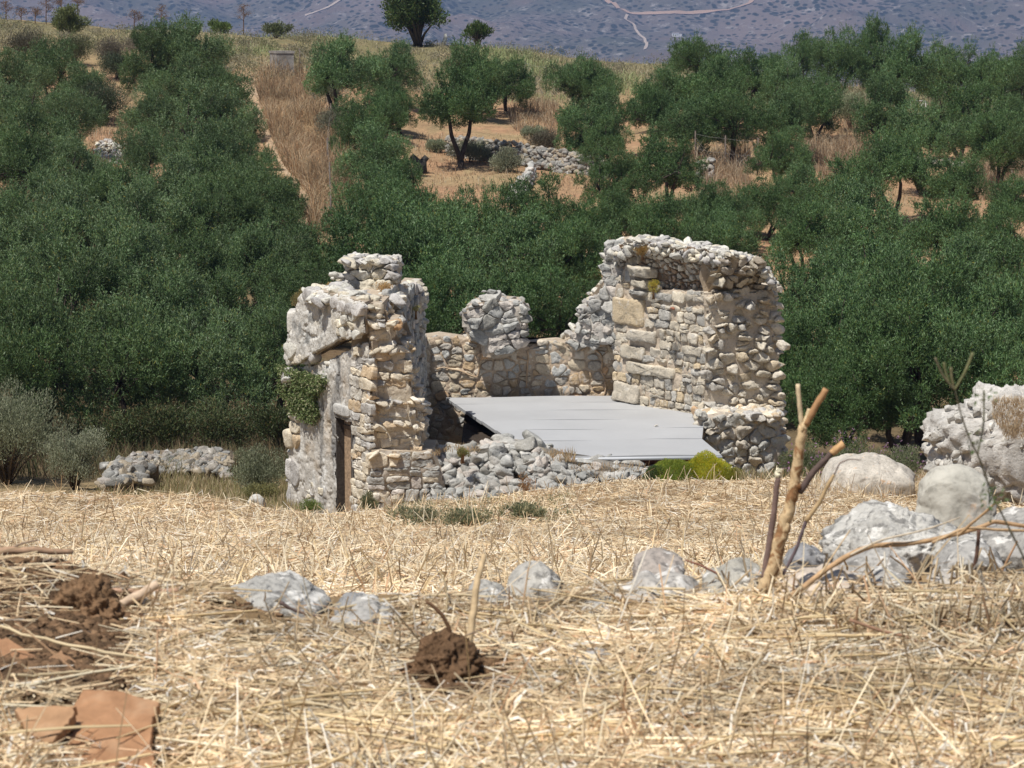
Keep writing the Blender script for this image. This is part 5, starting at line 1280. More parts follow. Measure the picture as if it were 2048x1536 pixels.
oc = bpy.data.objects['rock_outcrop']; me = oc.data; r = np.random.default_rng(4); cc = np.zeros(len(me.vertices) * 3); me.vertices.foreach_get('co', cc); cc = cc.reshape(-1, 3); fr_ = cc[(cc[:, 1] < 0.1) & (cc[:, 2] < 0.75 * cc[:, 2].max())]; b = Buf()
for q_ in fr_[r.integers(len(fr_), size=230)]: add_rock(b, q_ * 0.985 + np.array(oc.location), np.array([1.3, 0.8, 0.9]) * r.uniform(0.03, 0.11), r, np.array([0.50, 0.48, 0.44]) * r.uniform(0.8, 1.1), tilt=0.5)
b.build('embedded_stones', SM, oc, True, origin=np.array(oc.location))
outline_rock('flat_boulder', 'broad smooth pale boulder lying flat between the ruin and the outcrop', [(1640, 965), (1650, 925), (1675, 912), (1720, 907), (1760, 910), (1795, 928), (1838, 955), (1835, 990), (1745, 1010), (1690, 1010), (1645, 995)], 32.5, 0.6, 11, 'lichen', (0.50, 0.46, 0.40), amp=0.02, nf=5, cat='boulder')
outline_rock('standing_slab', 'upright rounded grey slab with orange lichen on its top edge', [(1833, 1010), (1845, 965), (1870, 943), (1905, 934), (1945, 938), (1970, 955), (1985, 990), (1995, 1030), (2010, 1080), (1990, 1110), (1840, 1110)], 5.6, 0.07, 5, 'lichen', (0.46, 0.44, 0.385), amp=0.02, nf=4, cat='boulder', tiltY=0.25)
outline_rock('boulder', 'big grey boulder with white lichen patches behind the long bare branch', [(1605, 1135), (1615, 1095), (1650, 1062), (1700, 1030), (1745, 1013), (1790, 1018), (1840, 1035), (1900, 1060), (1960, 1078), (2000, 1120), (1980, 1175), (1800, 1190), (1640, 1175)], 4.9, 0.20, 7, 'boulder', (0.50, 0.485, 0.45), amp=0.07, fr=3.4, nf=12, flo=0.62)
outline_rock('boulder', 'low grey boulder at the right edge beside the upright slab', [(1940, 1110), (1960, 1075), (2000, 1060), (2035, 1030), (2080, 1020), (2160, 1060), (2160, 1150), (2060, 1175), (1960, 1150)], 5.1, 0.18, 8, 'boulder', (0.38, 0.365, 0.34), amp=0.05, nf=9)
outline_rock('boulder', 'rounded grey rock at the foot of the bare forked stem', [(1395, 1185), (1405, 1160), (1440, 1148), (1460, 1125), (1490, 1122), (1525, 1140), (1530, 1175), (1500, 1205), (1420, 1205)], 4.05, 0.09, 12, 'boulder', (0.42, 0.40, 0.35), amp=0.05, nf=9, sub=5)
outline_rock('boulder', 'small bluish-grey rock just right of the forked stem', [(1570, 1120), (1590, 1095), (1625, 1088), (1650, 1100), (1648, 1140), (1600, 1160), (1572, 1150)], 4.3, 0.07, 13, 'boulder', (0.28, 0.28, 0.29), amp=0.06, nf=9, sub=5)
outline_rock('boulder', 'squarish mottled grey rock left of the forked stem', [(1268, 1160), (1270, 1120), (1290, 1110), (1340, 1109), (1365, 1118), (1368, 1150), (1350, 1185), (1290, 1190)], 4.2, 0.08, 14, 'boulder', (0.42, 0.37, 0.33), amp=0.05, nf=9, sub=5)
outline_rock('flat_stone', 'long low wedge of stone in front of the squarish rock', [(1215, 1205), (1260, 1180), (1320, 1160), (1375, 1150), (1400, 1170), (1390, 1210), (1300, 1222), (1230, 1220)], 4.0, 0.09, 15, 'boulder', (0.50, 0.47, 0.43), amp=0.02, nf=5, sub=5, cat='stone')
outline_rock('flat_stone', 'pale flat stone half buried below the long bare branch', [(1535, 1190), (1580, 1155), (1640, 1142), (1700, 1148), (1730, 1170), (1710, 1205), (1600, 1215), (1545, 1210)], 3.95, 0.09, 16, 'lichen', (0.56, 0.48, 0.40), amp=0.02, nf=5, sub=5, cat='stone')
outline_rock('flat_stone', 'pale half-buried stone in the straw under the right end of the branch', [(1835, 1185), (1855, 1160), (1895, 1148), (1930, 1155), (1945, 1180), (1920, 1205), (1850, 1205)], 4.0, 0.07, 17, 'boulder', (0.52, 0.48, 0.43), amp=0.02, nf=6, sub=5, cat='stone')
outline_rock('boulder', 'wide grey mound-shaped boulder left of centre', [(400, 1245), (432, 1200), (485, 1180), (520, 1160), (560, 1157), (600, 1168), (635, 1188), (672, 1200), (680, 1240), (600, 1262), (420, 1262)], 3.95, 0.12, 18, 'boulder', (0.42, 0.41, 0.385), amp=0.05, nf=8)
outline_rock('boulder', 'small grey rock touching the right side of the mound-shaped boulder', [(660, 1235), (668, 1210), (690, 1192), (715, 1190), (745, 1208), (748, 1240), (700, 1255)], 3.92, 0.06, 19, 'boulder', (0.30, 0.30, 0.30), amp=0.05, nf=9, sub=5)
outline_rock('flat_stone', 'flat pale stone in the straw below the mound-shaped boulder', [(440, 1300), (450, 1278), (490, 1272), (530, 1282), (540, 1300), (500, 1318), (455, 1314)], 3.68, 0.05, 20, 'boulder', (0.50, 0.48, 0.44), amp=0.02, nf=5, sub=5, cat='stone')
outline_rock('boulder', 'round white and black mottled rock near the middle', [(1013, 1180), (1020, 1155), (1045, 1135), (1080, 1130), (1108, 1142), (1125, 1170), (1125, 1195), (1090, 1212), (1030, 1208)], 4.1, 0.075, 22, 'boulder', (0.45, 0.43, 0.39), amp=0.05, nf=9, sub=5)
outline_rock('boulder', 'low lumpy rock left of the round mottled rock', [(930, 1215), (935, 1185), (960, 1160), (985, 1170), (1010, 1176), (1025, 1195), (1015, 1215), (960, 1222)], 4.02, 0.06, 23, 'boulder', (0.43, 0.415, 0.38), amp=0.06, nf=9, sub=5)
outline_rock('flat_stone', 'small angular stone in the straw right of the broken upright stick', [(1098, 1290), (1110, 1265), (1130, 1258), (1160, 1268), (1160, 1290), (1120, 1300)], 3.72, 0.035, 24, 'boulder', (0.50, 0.46, 0.40), amp=0.03, nf=7, sub=5, cat='stone')
outline_rock('flat_stone', 'long grey stone showing through the straw below the broken stick', [(1090, 1345), (1120, 1325), (1170, 1308), (1225, 1308), (1250, 1325), (1200, 1345), (1130, 1358)], 3.5, 0.05, 25, 'boulder', (0.44, 0.43, 0.42), amp=0.04, nf=7, sub=5, cat='stone')
outline_rock('flat_stone', 'small grey stone beside the right end of the dark soil clod', [(1005, 1355), (1015, 1335), (1040, 1330), (1062, 1345), (1055, 1368), (1020, 1372)], 3.52, 0.03, 26, 'boulder', (0.40, 0.37, 0.34), amp=0.04, nf=7, sub=5, cat='stone')
outline_rock('boulder', 'small squared block standing left of the ruin door wall', [(495, 1022), (496, 998), (505, 990), (525, 992), (531, 1002), (531, 1024)], 41.2, 0.15, 27, 'stone', (0.52, 0.50, 0.46), amp=0.03, nf=6, sub=4)
outline_rock('flat_stone', 'pale bluish stone in the straw far down the right side', [(1885, 1290), (1900, 1272), (1945, 1268), (1965, 1280), (1930, 1295)], 3.62, 0.03, 28, 'boulder', (0.42, 0.44, 0.44), amp=0.04, nf=7, sub=5, cat='stone')
for (lb, pts, Y, sd) in (('wide flat stone half buried in straw between the mound-shaped boulder and the middle rocks', [(640, 1250), (690, 1225), (760, 1218), (820, 1228), (840, 1250), (760, 1265), (660, 1265)], 3.85, 41),
    ('flat grey stone half buried in the straw right of the middle rocks', [(1130, 1225), (1160, 1205), (1215, 1200), (1240, 1215), (1200, 1235), (1140, 1238)], 3.92, 42), ('low pale stone under the bare branch, nearest the forked stem', [(1700, 1190), (1740, 1165), (1800, 1158), (1835, 1175), (1810, 1200), (1720, 1205)], 3.95, 43),
    ('broken angular grey stone in front of the big lichen-patched boulder', [(1650, 1165), (1670, 1120), (1720, 1098), (1790, 1095), (1830, 1120), (1840, 1165), (1760, 1185)], 4.5, 44), ('angular grey stone between the big boulder and the right edge', [(1850, 1150), (1870, 1105), (1930, 1090), (1985, 1100), (2010, 1150), (1950, 1180), (1870, 1178)], 4.5, 45)):
    outline_rock('flat_stone', lb, pts, Y, 0.10, sd, 'boulder', (0.42, 0.405, 0.38), amp=0.05, nf=10, sub=5, cat='stone', flo=0.62)
r = np.random.default_rng(55); b = Buf()
for k in range(46):
    x, y = [(r.uniform(570, 770), r.uniform(1010, 1040)), (r.uniform(1465, 1640), r.uniform(942, 965)), (r.uniform(400, 520), r.uniform(990, 1012))][k % 3]
    q_ = on(x, r.uniform(40.3, 42)); add_rock(b, q_, np.array([1.2, 1, .8]) * r.uniform(0.06, 0.17), r, pick(PAL_G, r))
tag(b.build('rubble_scatter', SM), 'small fallen stones along the foot of the ruin', 'rubble', None, 'stuff')

# ------------------------------------------------------------------ straw
MASKS = [np.array([(795, 1380), (800, 1350), (840, 1325), (860, 1295), (885, 1288), (930, 1300), (950, 1325), (965, 1318), (990, 1325), (1010, 1350), (1015, 1385), (948, 1395), (900, 1405), (850, 1420), (815, 1415)], float), np.array([(118, 1250), (130, 1200), (150, 1172), (185, 1165), (215, 1185), (238, 1215), (250, 1255), (245, 1320), (180, 1330), (120, 1310), (50, 1300), (50, 1240)], float), np.array([(105, 1560), (118, 1490), (142, 1420), (165, 1372), (235, 1372), (325, 1400), (312, 1440), (315, 1500), (400, 1490), (410, 1540), (318, 1560)], float), np.array([(20, 1410), (70, 1408), (155, 1408), (146, 1440), (118, 1478), (95, 1500), (60, 1480)], float), np.array([(-30, 1255), (20, 1272), (85, 1312), (82, 1368), (20, 1358), (-30, 1340)], float), np.array([(84, 1325), (122, 1292), (165, 1330), (130, 1352)], float)]
def free(B_, keep=0.06):
    u, v = col_px(B_[:, 0], B_[:, 1], B_[:, 2]); m = np.zeros(len(B_), bool)
    for pl_ in OUTL + [q_.mean(0) + (q_ - q_.mean(0)) * 1.18 + [0, 10] for q_ in MASKS]: m |= inpoly(u, v, pl_)
    return B_[(~m) | (r.random(len(B_)) < keep)]
STRAW = [((0.72, 0.565, 0.365), 4), ((0.62, 0.475, 0.295), 3), ((0.79, 0.68, 0.485), 3), ((0.40, 0.28, 0.17), 2.2), ((0.82, 0.76, 0.65), 1.4), ((0.62, 0.40, 0.24), 0.8)]
def ribbons(b, B, ln, wd, r, tilt=0.25, stand=0.0, lift=0.03, cols=STRAW, bend=0.12, segs=2, prism=False, align=0.0):
    n_ = len(B); an = r.uniform(0, 6.28, n_)
    if align: an = np.where(r.random(n_) < align, r.normal(size=n_) * 0.55 + math.pi * r.integers(0, 2, n_), an)
    el = r.normal(size=n_) * tilt; st = r.random(n_) < stand; el = np.where(st, r.uniform(0.5, 1.35, n_), el)
    d = np.stack([np.cos(an) * np.cos(el), np.sin(an) * np.cos(el), np.sin(el)], -1); s_ = unit(np.cross(d, r.normal(size=(n_, 3)) * [0.6, 0.6, 0.3] + [0, 0, 1.0])); nn = np.cross(s_, d)
    ln = ln * np.ones(n_); wd = wd * np.ones(n_); c = B + np.stack([0 * an, 0 * an, r.random(n_) * lift + np.abs(np.sin(el)) * ln * np.where(st, 0.45, 0.22)], -1)
    col = pal(cols, n_, r) * (1 + 0.22 * fbm(B[:, :2] * (0.9 if B[:, 1].mean() > 6 else 4.0), 19, 3))[:, None].clip(0.6, 1.3); bn = r.normal(size=n_) * bend; rows = []; m_ = segs + 1
    for i, t in enumerate(np.linspace(-0.5, 0.5, m_)):
        q_ = c + d * (ln * t)[:, None] + s_ * (bn * ln * (0.25 - t * t))[:, None] + nn * (np.abs(bn) * ln * (0.25 - t * t) * 0.7)[:, None]
        w_ = wd * (1.0 if abs(t) < 0.45 else 0.75)
        if prism: rows += [q_ - s_ * w_[:, None] / 2, q_ + s_ * w_[:, None] / 2, q_ + nn * w_[:, None] * 0.75]
        else: rows += [q_ - s_ * w_[:, None] / 2, q_ + s_ * w_[:, None] / 2]
    k = 3 if prism else 2; V = np.stack(rows, 1).reshape(-1, 3); I = np.arange(n_)[:, None] * (m_ * k); fs = []
    for i in range(segs):
        if prism:
            for j in range(3): fs.append(I + np.array([[i * 3 + j, i * 3 + (j + 1) % 3, (i + 1) * 3 + (j + 1) % 3, (i + 1) * 3 + j]]))
        else: fs.append(I + np.array([[i * 2, i * 2 + 1, i * 2 + 3, i * 2 + 2]]))
    b.add(V, fs, np.repeat(col, m_ * k, 0))
r = np.random.default_rng(61)
midp = [(-80, 955), (450, 970), (650, 1010), (900, 985), (1300, 945), (2130, 940), (2130, 1210), (-80, 1250)]
B_ = scatter(midp, 105000, 7.0, 41.5, r); dY = B_[:, 1]
keep = ~((dY > 39.6) & (B_[:, 2] < -8.05)); B_ = B_[keep]; dY = B_[:, 1]
g_ = fbm(B_[:, :2] * 0.8, 8, 3); b = Buf()
ribbons(b, B_, r.uniform(0.05, 0.20, len(B_)) * (0.6 + dY / 45), 0.003 + 0.00022 * dY, r, 0.16, 0.04, 0.04)
B2 = scatter(midp, 5000, 7.0, 40, r); ribbons(b, B2, r.uniform(0.12, 0.3, len(B2)) * (0.6 + B2[:, 1] / 45), 0.0035 + 0.0002 * B2[:, 1], r, 0.25, 0.15, 0.05, [((0.80, 0.70, 0.52), 3), ((0.72, 0.56, 0.33), 2)])
for sp in ([(-900, 965), (-80, 960), (-80, 1250), (-900, 1290)], [(2130, 945), (2950, 950), (2950, 1230), (2130, 1210)]):
    B_ = scatter(sp, 26000, 7.0, 41.5, r); ribbons(b, B_, r.uniform(0.05, 0.20, len(B_)) * (0.6 + B_[:, 1] / 45), 0.003 + 0.00026 * B_[:, 1], r, 0.16, 0.04, 0.04)
tag(b.build('field_straw', M['straw'], None, False), 'mat of cut golden straw covering the middle field', 'straw', None, 'stuff')
nearp = [(-60, 1120), (300, 1150), (400, 1195), (740, 1225), (1000, 1200), (1500, 1160), (2110, 1130), (2110, 1640), (-60, 1640)]
B_ = scatter(nearp, 62000, 2.55, 4.6, r); u_, v_ = col_px(B_[:, 0], B_[:, 1], B_[:, 2])
bare = np.clip((360 - u_) / 120, 0, 1) * ((v_ > 1120) & (v_ < 1390)) + np.clip(1 - np.hypot((u_ - 905) / 130, (v_ - 1350) / 60), 0, 1) * 1.2
B_ = free(B_[r.random(len(B_)) > bare * 0.9]); b = Buf()
n1_ = int(len(B_) * 0.70); lay = 0.005 * (1 + fbm(B_[:, :2] * 6, 4, 3)).clip(0, 2); B_[:, 2] += lay
STR2 = [(tuple(min(0.9, v * 1.10) for v in c_), w_) for c_, w_ in STRAW]
ribbons(b, B_[:n1_], r.uniform(0.03, 0.17, n1_) * r.uniform(0.4, 1, n1_), r.uniform(0.0009, 0.0029, n1_), r, 0.10, 0.025, 0.010, STR2, bend=0.06, segs=2, prism=True, align=0.25)
B3 = B_[n1_:]; n3 = len(B3); ribbons(b, B3, r.uniform(0.01, 0.045, n3), r.uniform(0.0015, 0.0045, n3), r, 0.3, 0.05, 0.012, STR2 + [((0.74, 0.70, 0.62), 3)], bend=0.7)
for sp in ([(-1500, 1110), (-60, 1120), (-60, 1640), (-1500, 1640)], [(2110, 1130), (3600, 1120), (3600, 1640), (2110, 1640)]):
    B_ = scatter(sp, 22000, 2.55, 4.7, r); h_ = len(B_) // 2
    ribbons(b, B_[:h_], r.uniform(0.03, 0.12, h_), r.uniform(0.002, 0.004, h_), r, 0.10, 0.025, 0.010, STR2, bend=0.06, segs=2, prism=True); ribbons(b, B_[h_:], r.uniform(0.015, 0.06, len(B_) - h_), r.uniform(0.003, 0.007, len(B_) - h_), r, 0.3, 0.05, 0.012, STR2, bend=0.6)
tag(b.build('near_straw', M['straw'], None, False), 'thick litter of broken straw and chaff covering the near ground', 'straw', None, 'stuff')
b = Buf(); B4 = scatter(nearp, 360, 2.6, 4.5, r); u4, v4 = col_px(B4[:, 0], B4[:, 1], B4[:, 2]); B4 = free(B4[(u4 > 420) | (v4 > 1400) | (r.random(len(B4)) < 0.2)], 0.0); B4[:, 2] += 0.010; n4 = len(B4)
ribbons(b, B4, r.uniform(0.12, 0.34, n4), r.uniform(0.0028, 0.0048, n4), r, 0.05, 0.0, 0.010, [((0.74, 0.58, 0.34), 4), ((0.66, 0.50, 0.28), 3), ((0.80, 0.70, 0.50), 2)], bend=0.10, segs=5, prism=True, align=0.5)
stb = scatter([(1450, 1170), (2110, 1140), (2110, 1340), (1450, 1260)], 200, 3.4, 4.4, r); ribbons(b, stb, r.uniform(0.03, 0.07, len(stb)), 0.0042, r, 0.1, 0.95, 0.005, segs=2, prism=True)
for (pts, rr_) in (([(680, 1452), (780, 1470), (900, 1495), (1090, 1530)], 4.5), ([(0, 1285), (150, 1325), (310, 1355)], 3.5), ([(310, 1355), (420, 1390), (560, 1440), (640, 1500)], 3), ([(1870, 1430), (1960, 1450), (2060, 1465)], 5), ([(1630, 1300), (1720, 1302), (1800, 1296)], 4), ([(930, 1292), (1060, 1262), (1130, 1225), (1180, 1184)], 3.2), ([(680, 1245), (780, 1225), (900, 1215), (990, 1222)], 3), ([(1180, 1184), (1290, 1205), (1370, 1208)], 3), ([(520, 1435), (640, 1440), (740, 1465)], 3.5), ([(1900, 1335), (2060, 1300)], 3.2), ([(25, 1388), (120, 1380), (230, 1372)], 3.5)):
    xy = np.array(pts, float); yb = xy[:, 1]; W_ = []
    for x, y in xy:
        h_ = hit(x, y, 2.0, 5.0); W_.append(h_ + [0, 0, 0.022])
    W_ = np.array(W_); tt = np.linspace(0, len(W_) - 1, 14); Wi = np.stack([np.interp(tt, np.arange(len(W_)), W_[:, j]) for j in range(3)], 1)
    for _ in range(3): Wi[1:-1] = (Wi[:-2] + 2 * Wi[1:-1] + Wi[2:]) / 4
    Wi += 0.0012 * r.normal(size=Wi.shape); tube(b, Wi, rr_ * Wi[:, 1].mean() / F, 6, (0.74, 0.60, 0.38))
tag(b.build('straw_stalk', M['straw'], None, True), 'long pale straw stalks lying over the near litter', 'straw', None, 'stuff')

# ------------------------------------------------------------------ soil
SOILP = [((0.19, 0.115, 0.065), 4), ((0.26, 0.16, 0.09), 2), ((0.13, 0.08, 0.045), 3)]
r = np.random.default_rng(62); b = Buf()
Q = np.concatenate([scatter([(-40, 1110), (130, 1130), (270, 1180), (330, 1290), (280, 1380), (120, 1390), (-40, 1400)], 3000, 2.9, 4.4, r), scatter([(790, 1320), (900, 1280), (1020, 1310), (1010, 1400), (860, 1420), (780, 1400)], 700, 3.1, 4.0, r), scatter(nearp, 900, 2.7, 4.4, r)])
for q_ in Q: add_rock(b, q_ + [0, 0, 0.002], r.uniform(0.003, 0.013) * np.array([1.2, 1, 0.8]), r, pal(SOILP, 1, r)[0], lo=True)
tag(b.build('soil_crumbs', M['soil'], None, True), 'crumbled brown soil among the straw', 'soil', None, 'stuff')
def clod(label, pts, Y, thick, seed, tint, extra=0):
    outline_rock('soil_clod', label, pts, Y, thick, seed, 'soil', tint, amp=0.14, fr=3.5, nf=6, cat='soil clod')
clod('dark crumbly soil clod with a shaded hollow at the left', [(105, 1260), (118, 1195), (145, 1160), (185, 1150), (225, 1172), (250, 1210), (258, 1265), (240, 1310), (180, 1320), (125, 1305)], 3.66, 0.055, 31, (0.24, 0.145, 0.08))
clod('low brown soil clod below the hollow one at the left', [(10, 1250), (35, 1205), (90, 1190), (130, 1215), (145, 1255), (130, 1300), (70, 1310), (20, 1290)], 3.70, 0.06, 32, (0.22, 0.13, 0.075))
clod('large dark brown soil clod at the foot of the broken upright stick', [(782, 1395), (790, 1350), (830, 1320), (855, 1285), (885, 1275), (930, 1290), (956, 1320), (954, 1370), (905, 1405), (850, 1415), (800, 1412)], 3.40, 0.06, 33, (0.17, 0.10, 0.055))
clod('smaller brown soil clod right of the large dark one', [(935, 1370), (940, 1335), (965, 1318), (990, 1325), (1010, 1350), (1012, 1372), (975, 1382)], 3.45, 0.035, 34, (0.22, 0.135, 0.075))
clod('small reddish lump of soil in the hollow at the left', [(175, 1290), (182, 1272), (200, 1270), (205, 1290), (195, 1302)], 3.60, 0.012, 35, (0.30, 0.16, 0.10))

# terracotta shards
n = NT('terracotta'); c = n.mix(n.tint(), n.ramp(n.noise(30, 6, 0.65), [(0.3, 0.72), (0.7, 1.15)]), 1.0, 'MULTIPLY'); c = n.mix(c, (0.48, 0.36, 0.24), n.ramp(n.noise(14, 5), [(0.55, 0.0), (0.75, 0.5)])); M['clay'] = n.done(c, 0.95, 0.1, n.bump(n.noise(120, 6, 0.7), 0.5, 0.003))
def shard(label, pts, seed, tilt=0.55, roll=0.0, lift=0.012, th=0.012, tint=(0.40, 0.22, 0.12)):
    r = np.random.default_rng(seed); pts = np.array(pts, float); c = pts.mean(0); q0 = hit(c[0], min(c[1], 1530), 2.0, 5.0) + [0, 0, lift]
    nn = np.array([math.sin(roll), -math.sin(tilt), math.cos(tilt)]); nn /= np.linalg.norm(nn)
    fine = []
    for a, d in zip(pts, np.roll(pts, -1, 0)):
        for t in np.linspace(0, 1, 6, endpoint=False): fine.append(a + (d - a) * t + r.normal(size=2) * (1.6 if t > 0 else 0))
    W_ = []
    for x, y in fine:
        d = np.array([float(v) for v in ray(x, y)]); W_.append(d * ((q0 @ nn) / (d @ nn)))
    W_ = np.array(W_); ce = W_.mean(0); m_ = len(W_)
    rings = [W_ - nn * th, W_ - nn * 0.002, ce + (W_ - ce) * 0.975, ce + (W_ - ce) * 0.7, ce + (W_ - ce) * 0.35]
    rings = [rg + nn * (0.0015 * fbm(rg * 30, 3, 4))[:, None] for rg in rings]
    V = np.concatenate(rings + [ce[None], ce[None] - nn * th]); ii = np.arange(m_); jj = (ii + 1) % m_; q_ = [np.stack([k * m_ + ii, k * m_ + jj, (k + 1) * m_ + jj, (k + 1) * m_ + ii], -1) for k in range(4)]
    b = Buf(); b.add(V, [np.concatenate(q_), np.stack([4 * m_ + ii, 4 * m_ + jj, np.full(m_, 5 * m_)], -1), np.stack([jj, ii, np.full(m_, 5 * m_ + 1)], -1)], tint)
    ob = b.build('terracotta_shard', M['clay'], None, False, origin=ce); return tag(ob, label, 'shard')
shard('largest flat terracotta shard at the bottom left', [(112, 1545), (118, 1500), (145, 1460), (142, 1420), (165, 1378), (235, 1380), (320, 1404), (306, 1440), (302, 1480), (310, 1520), (318, 1560), (220, 1570)], 1, 0.22, 0.0, 0.034)
shard('smaller terracotta shard propped on the left side of the largest one', [(28, 1418), (70, 1412), (150, 1412), (146, 1432), (118, 1468), (95, 1488), (60, 1470)], 2, 0.30, -0.10, 0.055, tint=(0.42, 0.25, 0.14))
shard('terracotta shard at the left edge below the soil clods', [(-30, 1262), (20, 1278), (78, 1318), (72, 1355), (20, 1345), (-30, 1330)], 3, 0.75, 0.1, 0.035, tint=(0.41, 0.23, 0.13))
shard('small pointed terracotta shard below the hollow soil clod', [(88, 1325), (122, 1298), (160, 1330), (130, 1345)], 4, 0.9, 0.0, 0.03, tint=(0.40, 0.24, 0.14))
outline_rock('flat_stone', 'pale brown stone touching the right side of the largest shard', [(300, 1520), (310, 1490), (345, 1470), (385, 1490), (400, 1520), (380, 1550), (320, 1550)], 3.02, 0.04, 29, 'soil', (0.42, 0.30, 0.22), amp=0.03, nf=9, sub=5, cat='stone')

# ------------------------------------------------------------------ sticks
n = NT('peeling_twig'); c = n.mix(n.tint(), (0.24, 0.105, 0.04), n.math('MULTIPLY', n.ramp(n.noise(34, 4, 0.6, dist=1.0), [(0.5, 0.0), (0.56, 1.0)]), 0.85)); c = n.mix(c, n.ramp(n.noise(160, 5, 0.6), [(0.3, 0.75), (0.7, 1.15)]), 1.0, 'MULTIPLY'); M['twig'] = n.done(c, 0.75, 0.2, n.bump(n.noise(140, 5), 0.5, 0.002))
n = NT('bare_twig'); c = n.mix(n.tint(), n.ramp(n.noise(60, 5, 0.65), [(0.3, 0.65), (0.7, 1.2)]), 1.0, 'MULTIPLY'); M['twig2'] = n.done(c, 0.8, 0.2, n.bump(n.noise(120, 5), 0.5, 0.002))
def path3(pts, Y0, Y1=None):
    Y1 = Y0 if Y1 is None else Y1; n_ = len(pts); W_ = np.array([P(x, y, Y0 + (Y1 - Y0) * i / max(1, n_ - 1)) for i, (x, y) in enumerate(pts)])
    m_ = max(2, (n_ - 1) * 6 + 1); tt = np.linspace(0, n_ - 1, m_); Wi = np.stack([np.interp(tt, np.arange(n_), W_[:, j]) for j in range(3)], 1)
    for _ in range(2): Wi[1:-1] = (Wi[:-2] + 2 * Wi[1:-1] + Wi[2:]) / 4
    return Wi
def twig(b, pts, r0, r1, Y0, Y1=None, col=(0.55, 0.42, 0.26), bumps=0.12, sd=1):
    Wi = path3(pts, Y0, Y1); m_ = len(Wi); Ym = Wi[:, 1]; rr_ = np.linspace(r0, r1, m_) * Ym / F
    rr_ = rr_ * (1 + bumps * vnoise(np.stack([np.arange(m_) * 0.9, np.full(m_, sd * 3.3)], -1), sd)); Wi = Wi + (r0 * Y0 / F * 0.12) * np.stack([vnoise(np.stack([np.arange(m_) * .7, np.full(m_, sd + k)], -1), sd + k) for k in range(3)], -1)
    tube(b, Wi, rr_, 12 if r0 > 5 else 7, col)
def node(b, px, py, Y, r_px, col, sd):
    V, Fc = ROCKS[sd % 16]; b.add(V * r_px * Y / F + P(px, py, Y), Fc, col)
PALE = (0.62, 0.46, 0.27); BRN = (0.30, 0.17, 0.09); GRY = (0.22, 0.16, 0.14)
Ys = float(hit(1527, 1192, 3.0, 5)[1]) - 0.05
e = empty('cut_stem', P(1525, 1195, Ys)); o0 = np.array(e.location)
b = Buf(); twig(b, [(1520, 1215), (1530, 1180), (1546, 1130), (1560, 1080), (1568, 1055), (1582, 1005), (1591, 960), (1598, 900), (1607, 852)], 16.5, 9.5, Ys, Ys, PALE, 0.07)
node(b, 1567, 1056, Ys, 14.5, PALE, 1); node(b, 1592, 968, Ys, 12.5, BRN, 2); node(b, 1606, 853, Ys, 13, PALE, 3); node(b, 1528, 1175, Ys, 20, (0.4, 0.28, 0.16), 5)
b.build('stem', M['twig'], e, True, origin=o0)
for (pts, a_, z_, cl, m_) in (([(1604, 856), (1600, 820), (1595, 768)], 5, 4.8, (0.72, 0.58, 0.38), 'twig2'), ([(1610, 850), (1630, 815), (1652, 778)], 7.5, 6.5, (0.42, 0.24, 0.12), 'twig2'), ([(1608, 850), (1614, 835), (1619, 818)], 7, 4, (0.66, 0.52, 0.32), 'twig2'), ([(1598, 985), (1630, 940), (1665, 905)], 7.5, 6, (0.12, 0.085, 0.075), 'twig2'), ([(1663, 907), (1674, 897), (1687, 888)], 7, 8, (0.58, 0.36, 0.18), 'twig2'),
        ([(1528, 1160), (1538, 1090), (1549, 1020), (1556, 950)], 7.5, 5.5, (0.22, 0.15, 0.13), 'twig2'), ([(1555, 952), (1558, 944), (1559, 938)], 7.5, 7, (0.80, 0.74, 0.55), 'twig2'),
        ([(1566, 1150), (1592, 1100), (1606, 1060), (1613, 1040)], 3.2, 4, (0.16, 0.12, 0.13), 'twig2'), ([(1612, 1042), (1640, 1005), (1658, 965), (1668, 950)], 5, 3.2, (0.50, 0.36, 0.2), 'twig2'), ([(1668, 950), (1680, 925), (1700, 918), (1722, 920)], 1.8, 1.2, (0.25, 0.2, 0.18), 'twig2'), ([(1530, 1190), (1515, 1200), (1490, 1210)], 9, 5, (0.55, 0.38, 0.18), 'twig2')):
    b = Buf(); twig(b, pts, a_, z_, Ys, Ys + 0.0, cl, 0.08, int(pts[0][0])); b.build('side_twig', M[m_], e, True, origin=o0)
tag(e, 'thick cut forked stem with peeling bark standing in the right foreground', 'cut stem')
def stick(name, label, segs, mat='twig2', cat='stick', leafc=None):
    e = empty(name, P(segs[0][0][0][0], segs[0][0][0][1], segs[0][3])); o0 = np.array(e.location)
    for i, (pts, a_, z_, Y0, Y1, cl) in enumerate(segs):
        b = Buf(); twig(b, pts, a_, z_, Y0, Y1, cl, 0.12, int(pts[0][0]) + i); b.build('stem' if i == 0 else 'side_twig', M[mat], e, True, origin=o0)
    return tag(e, label, cat)
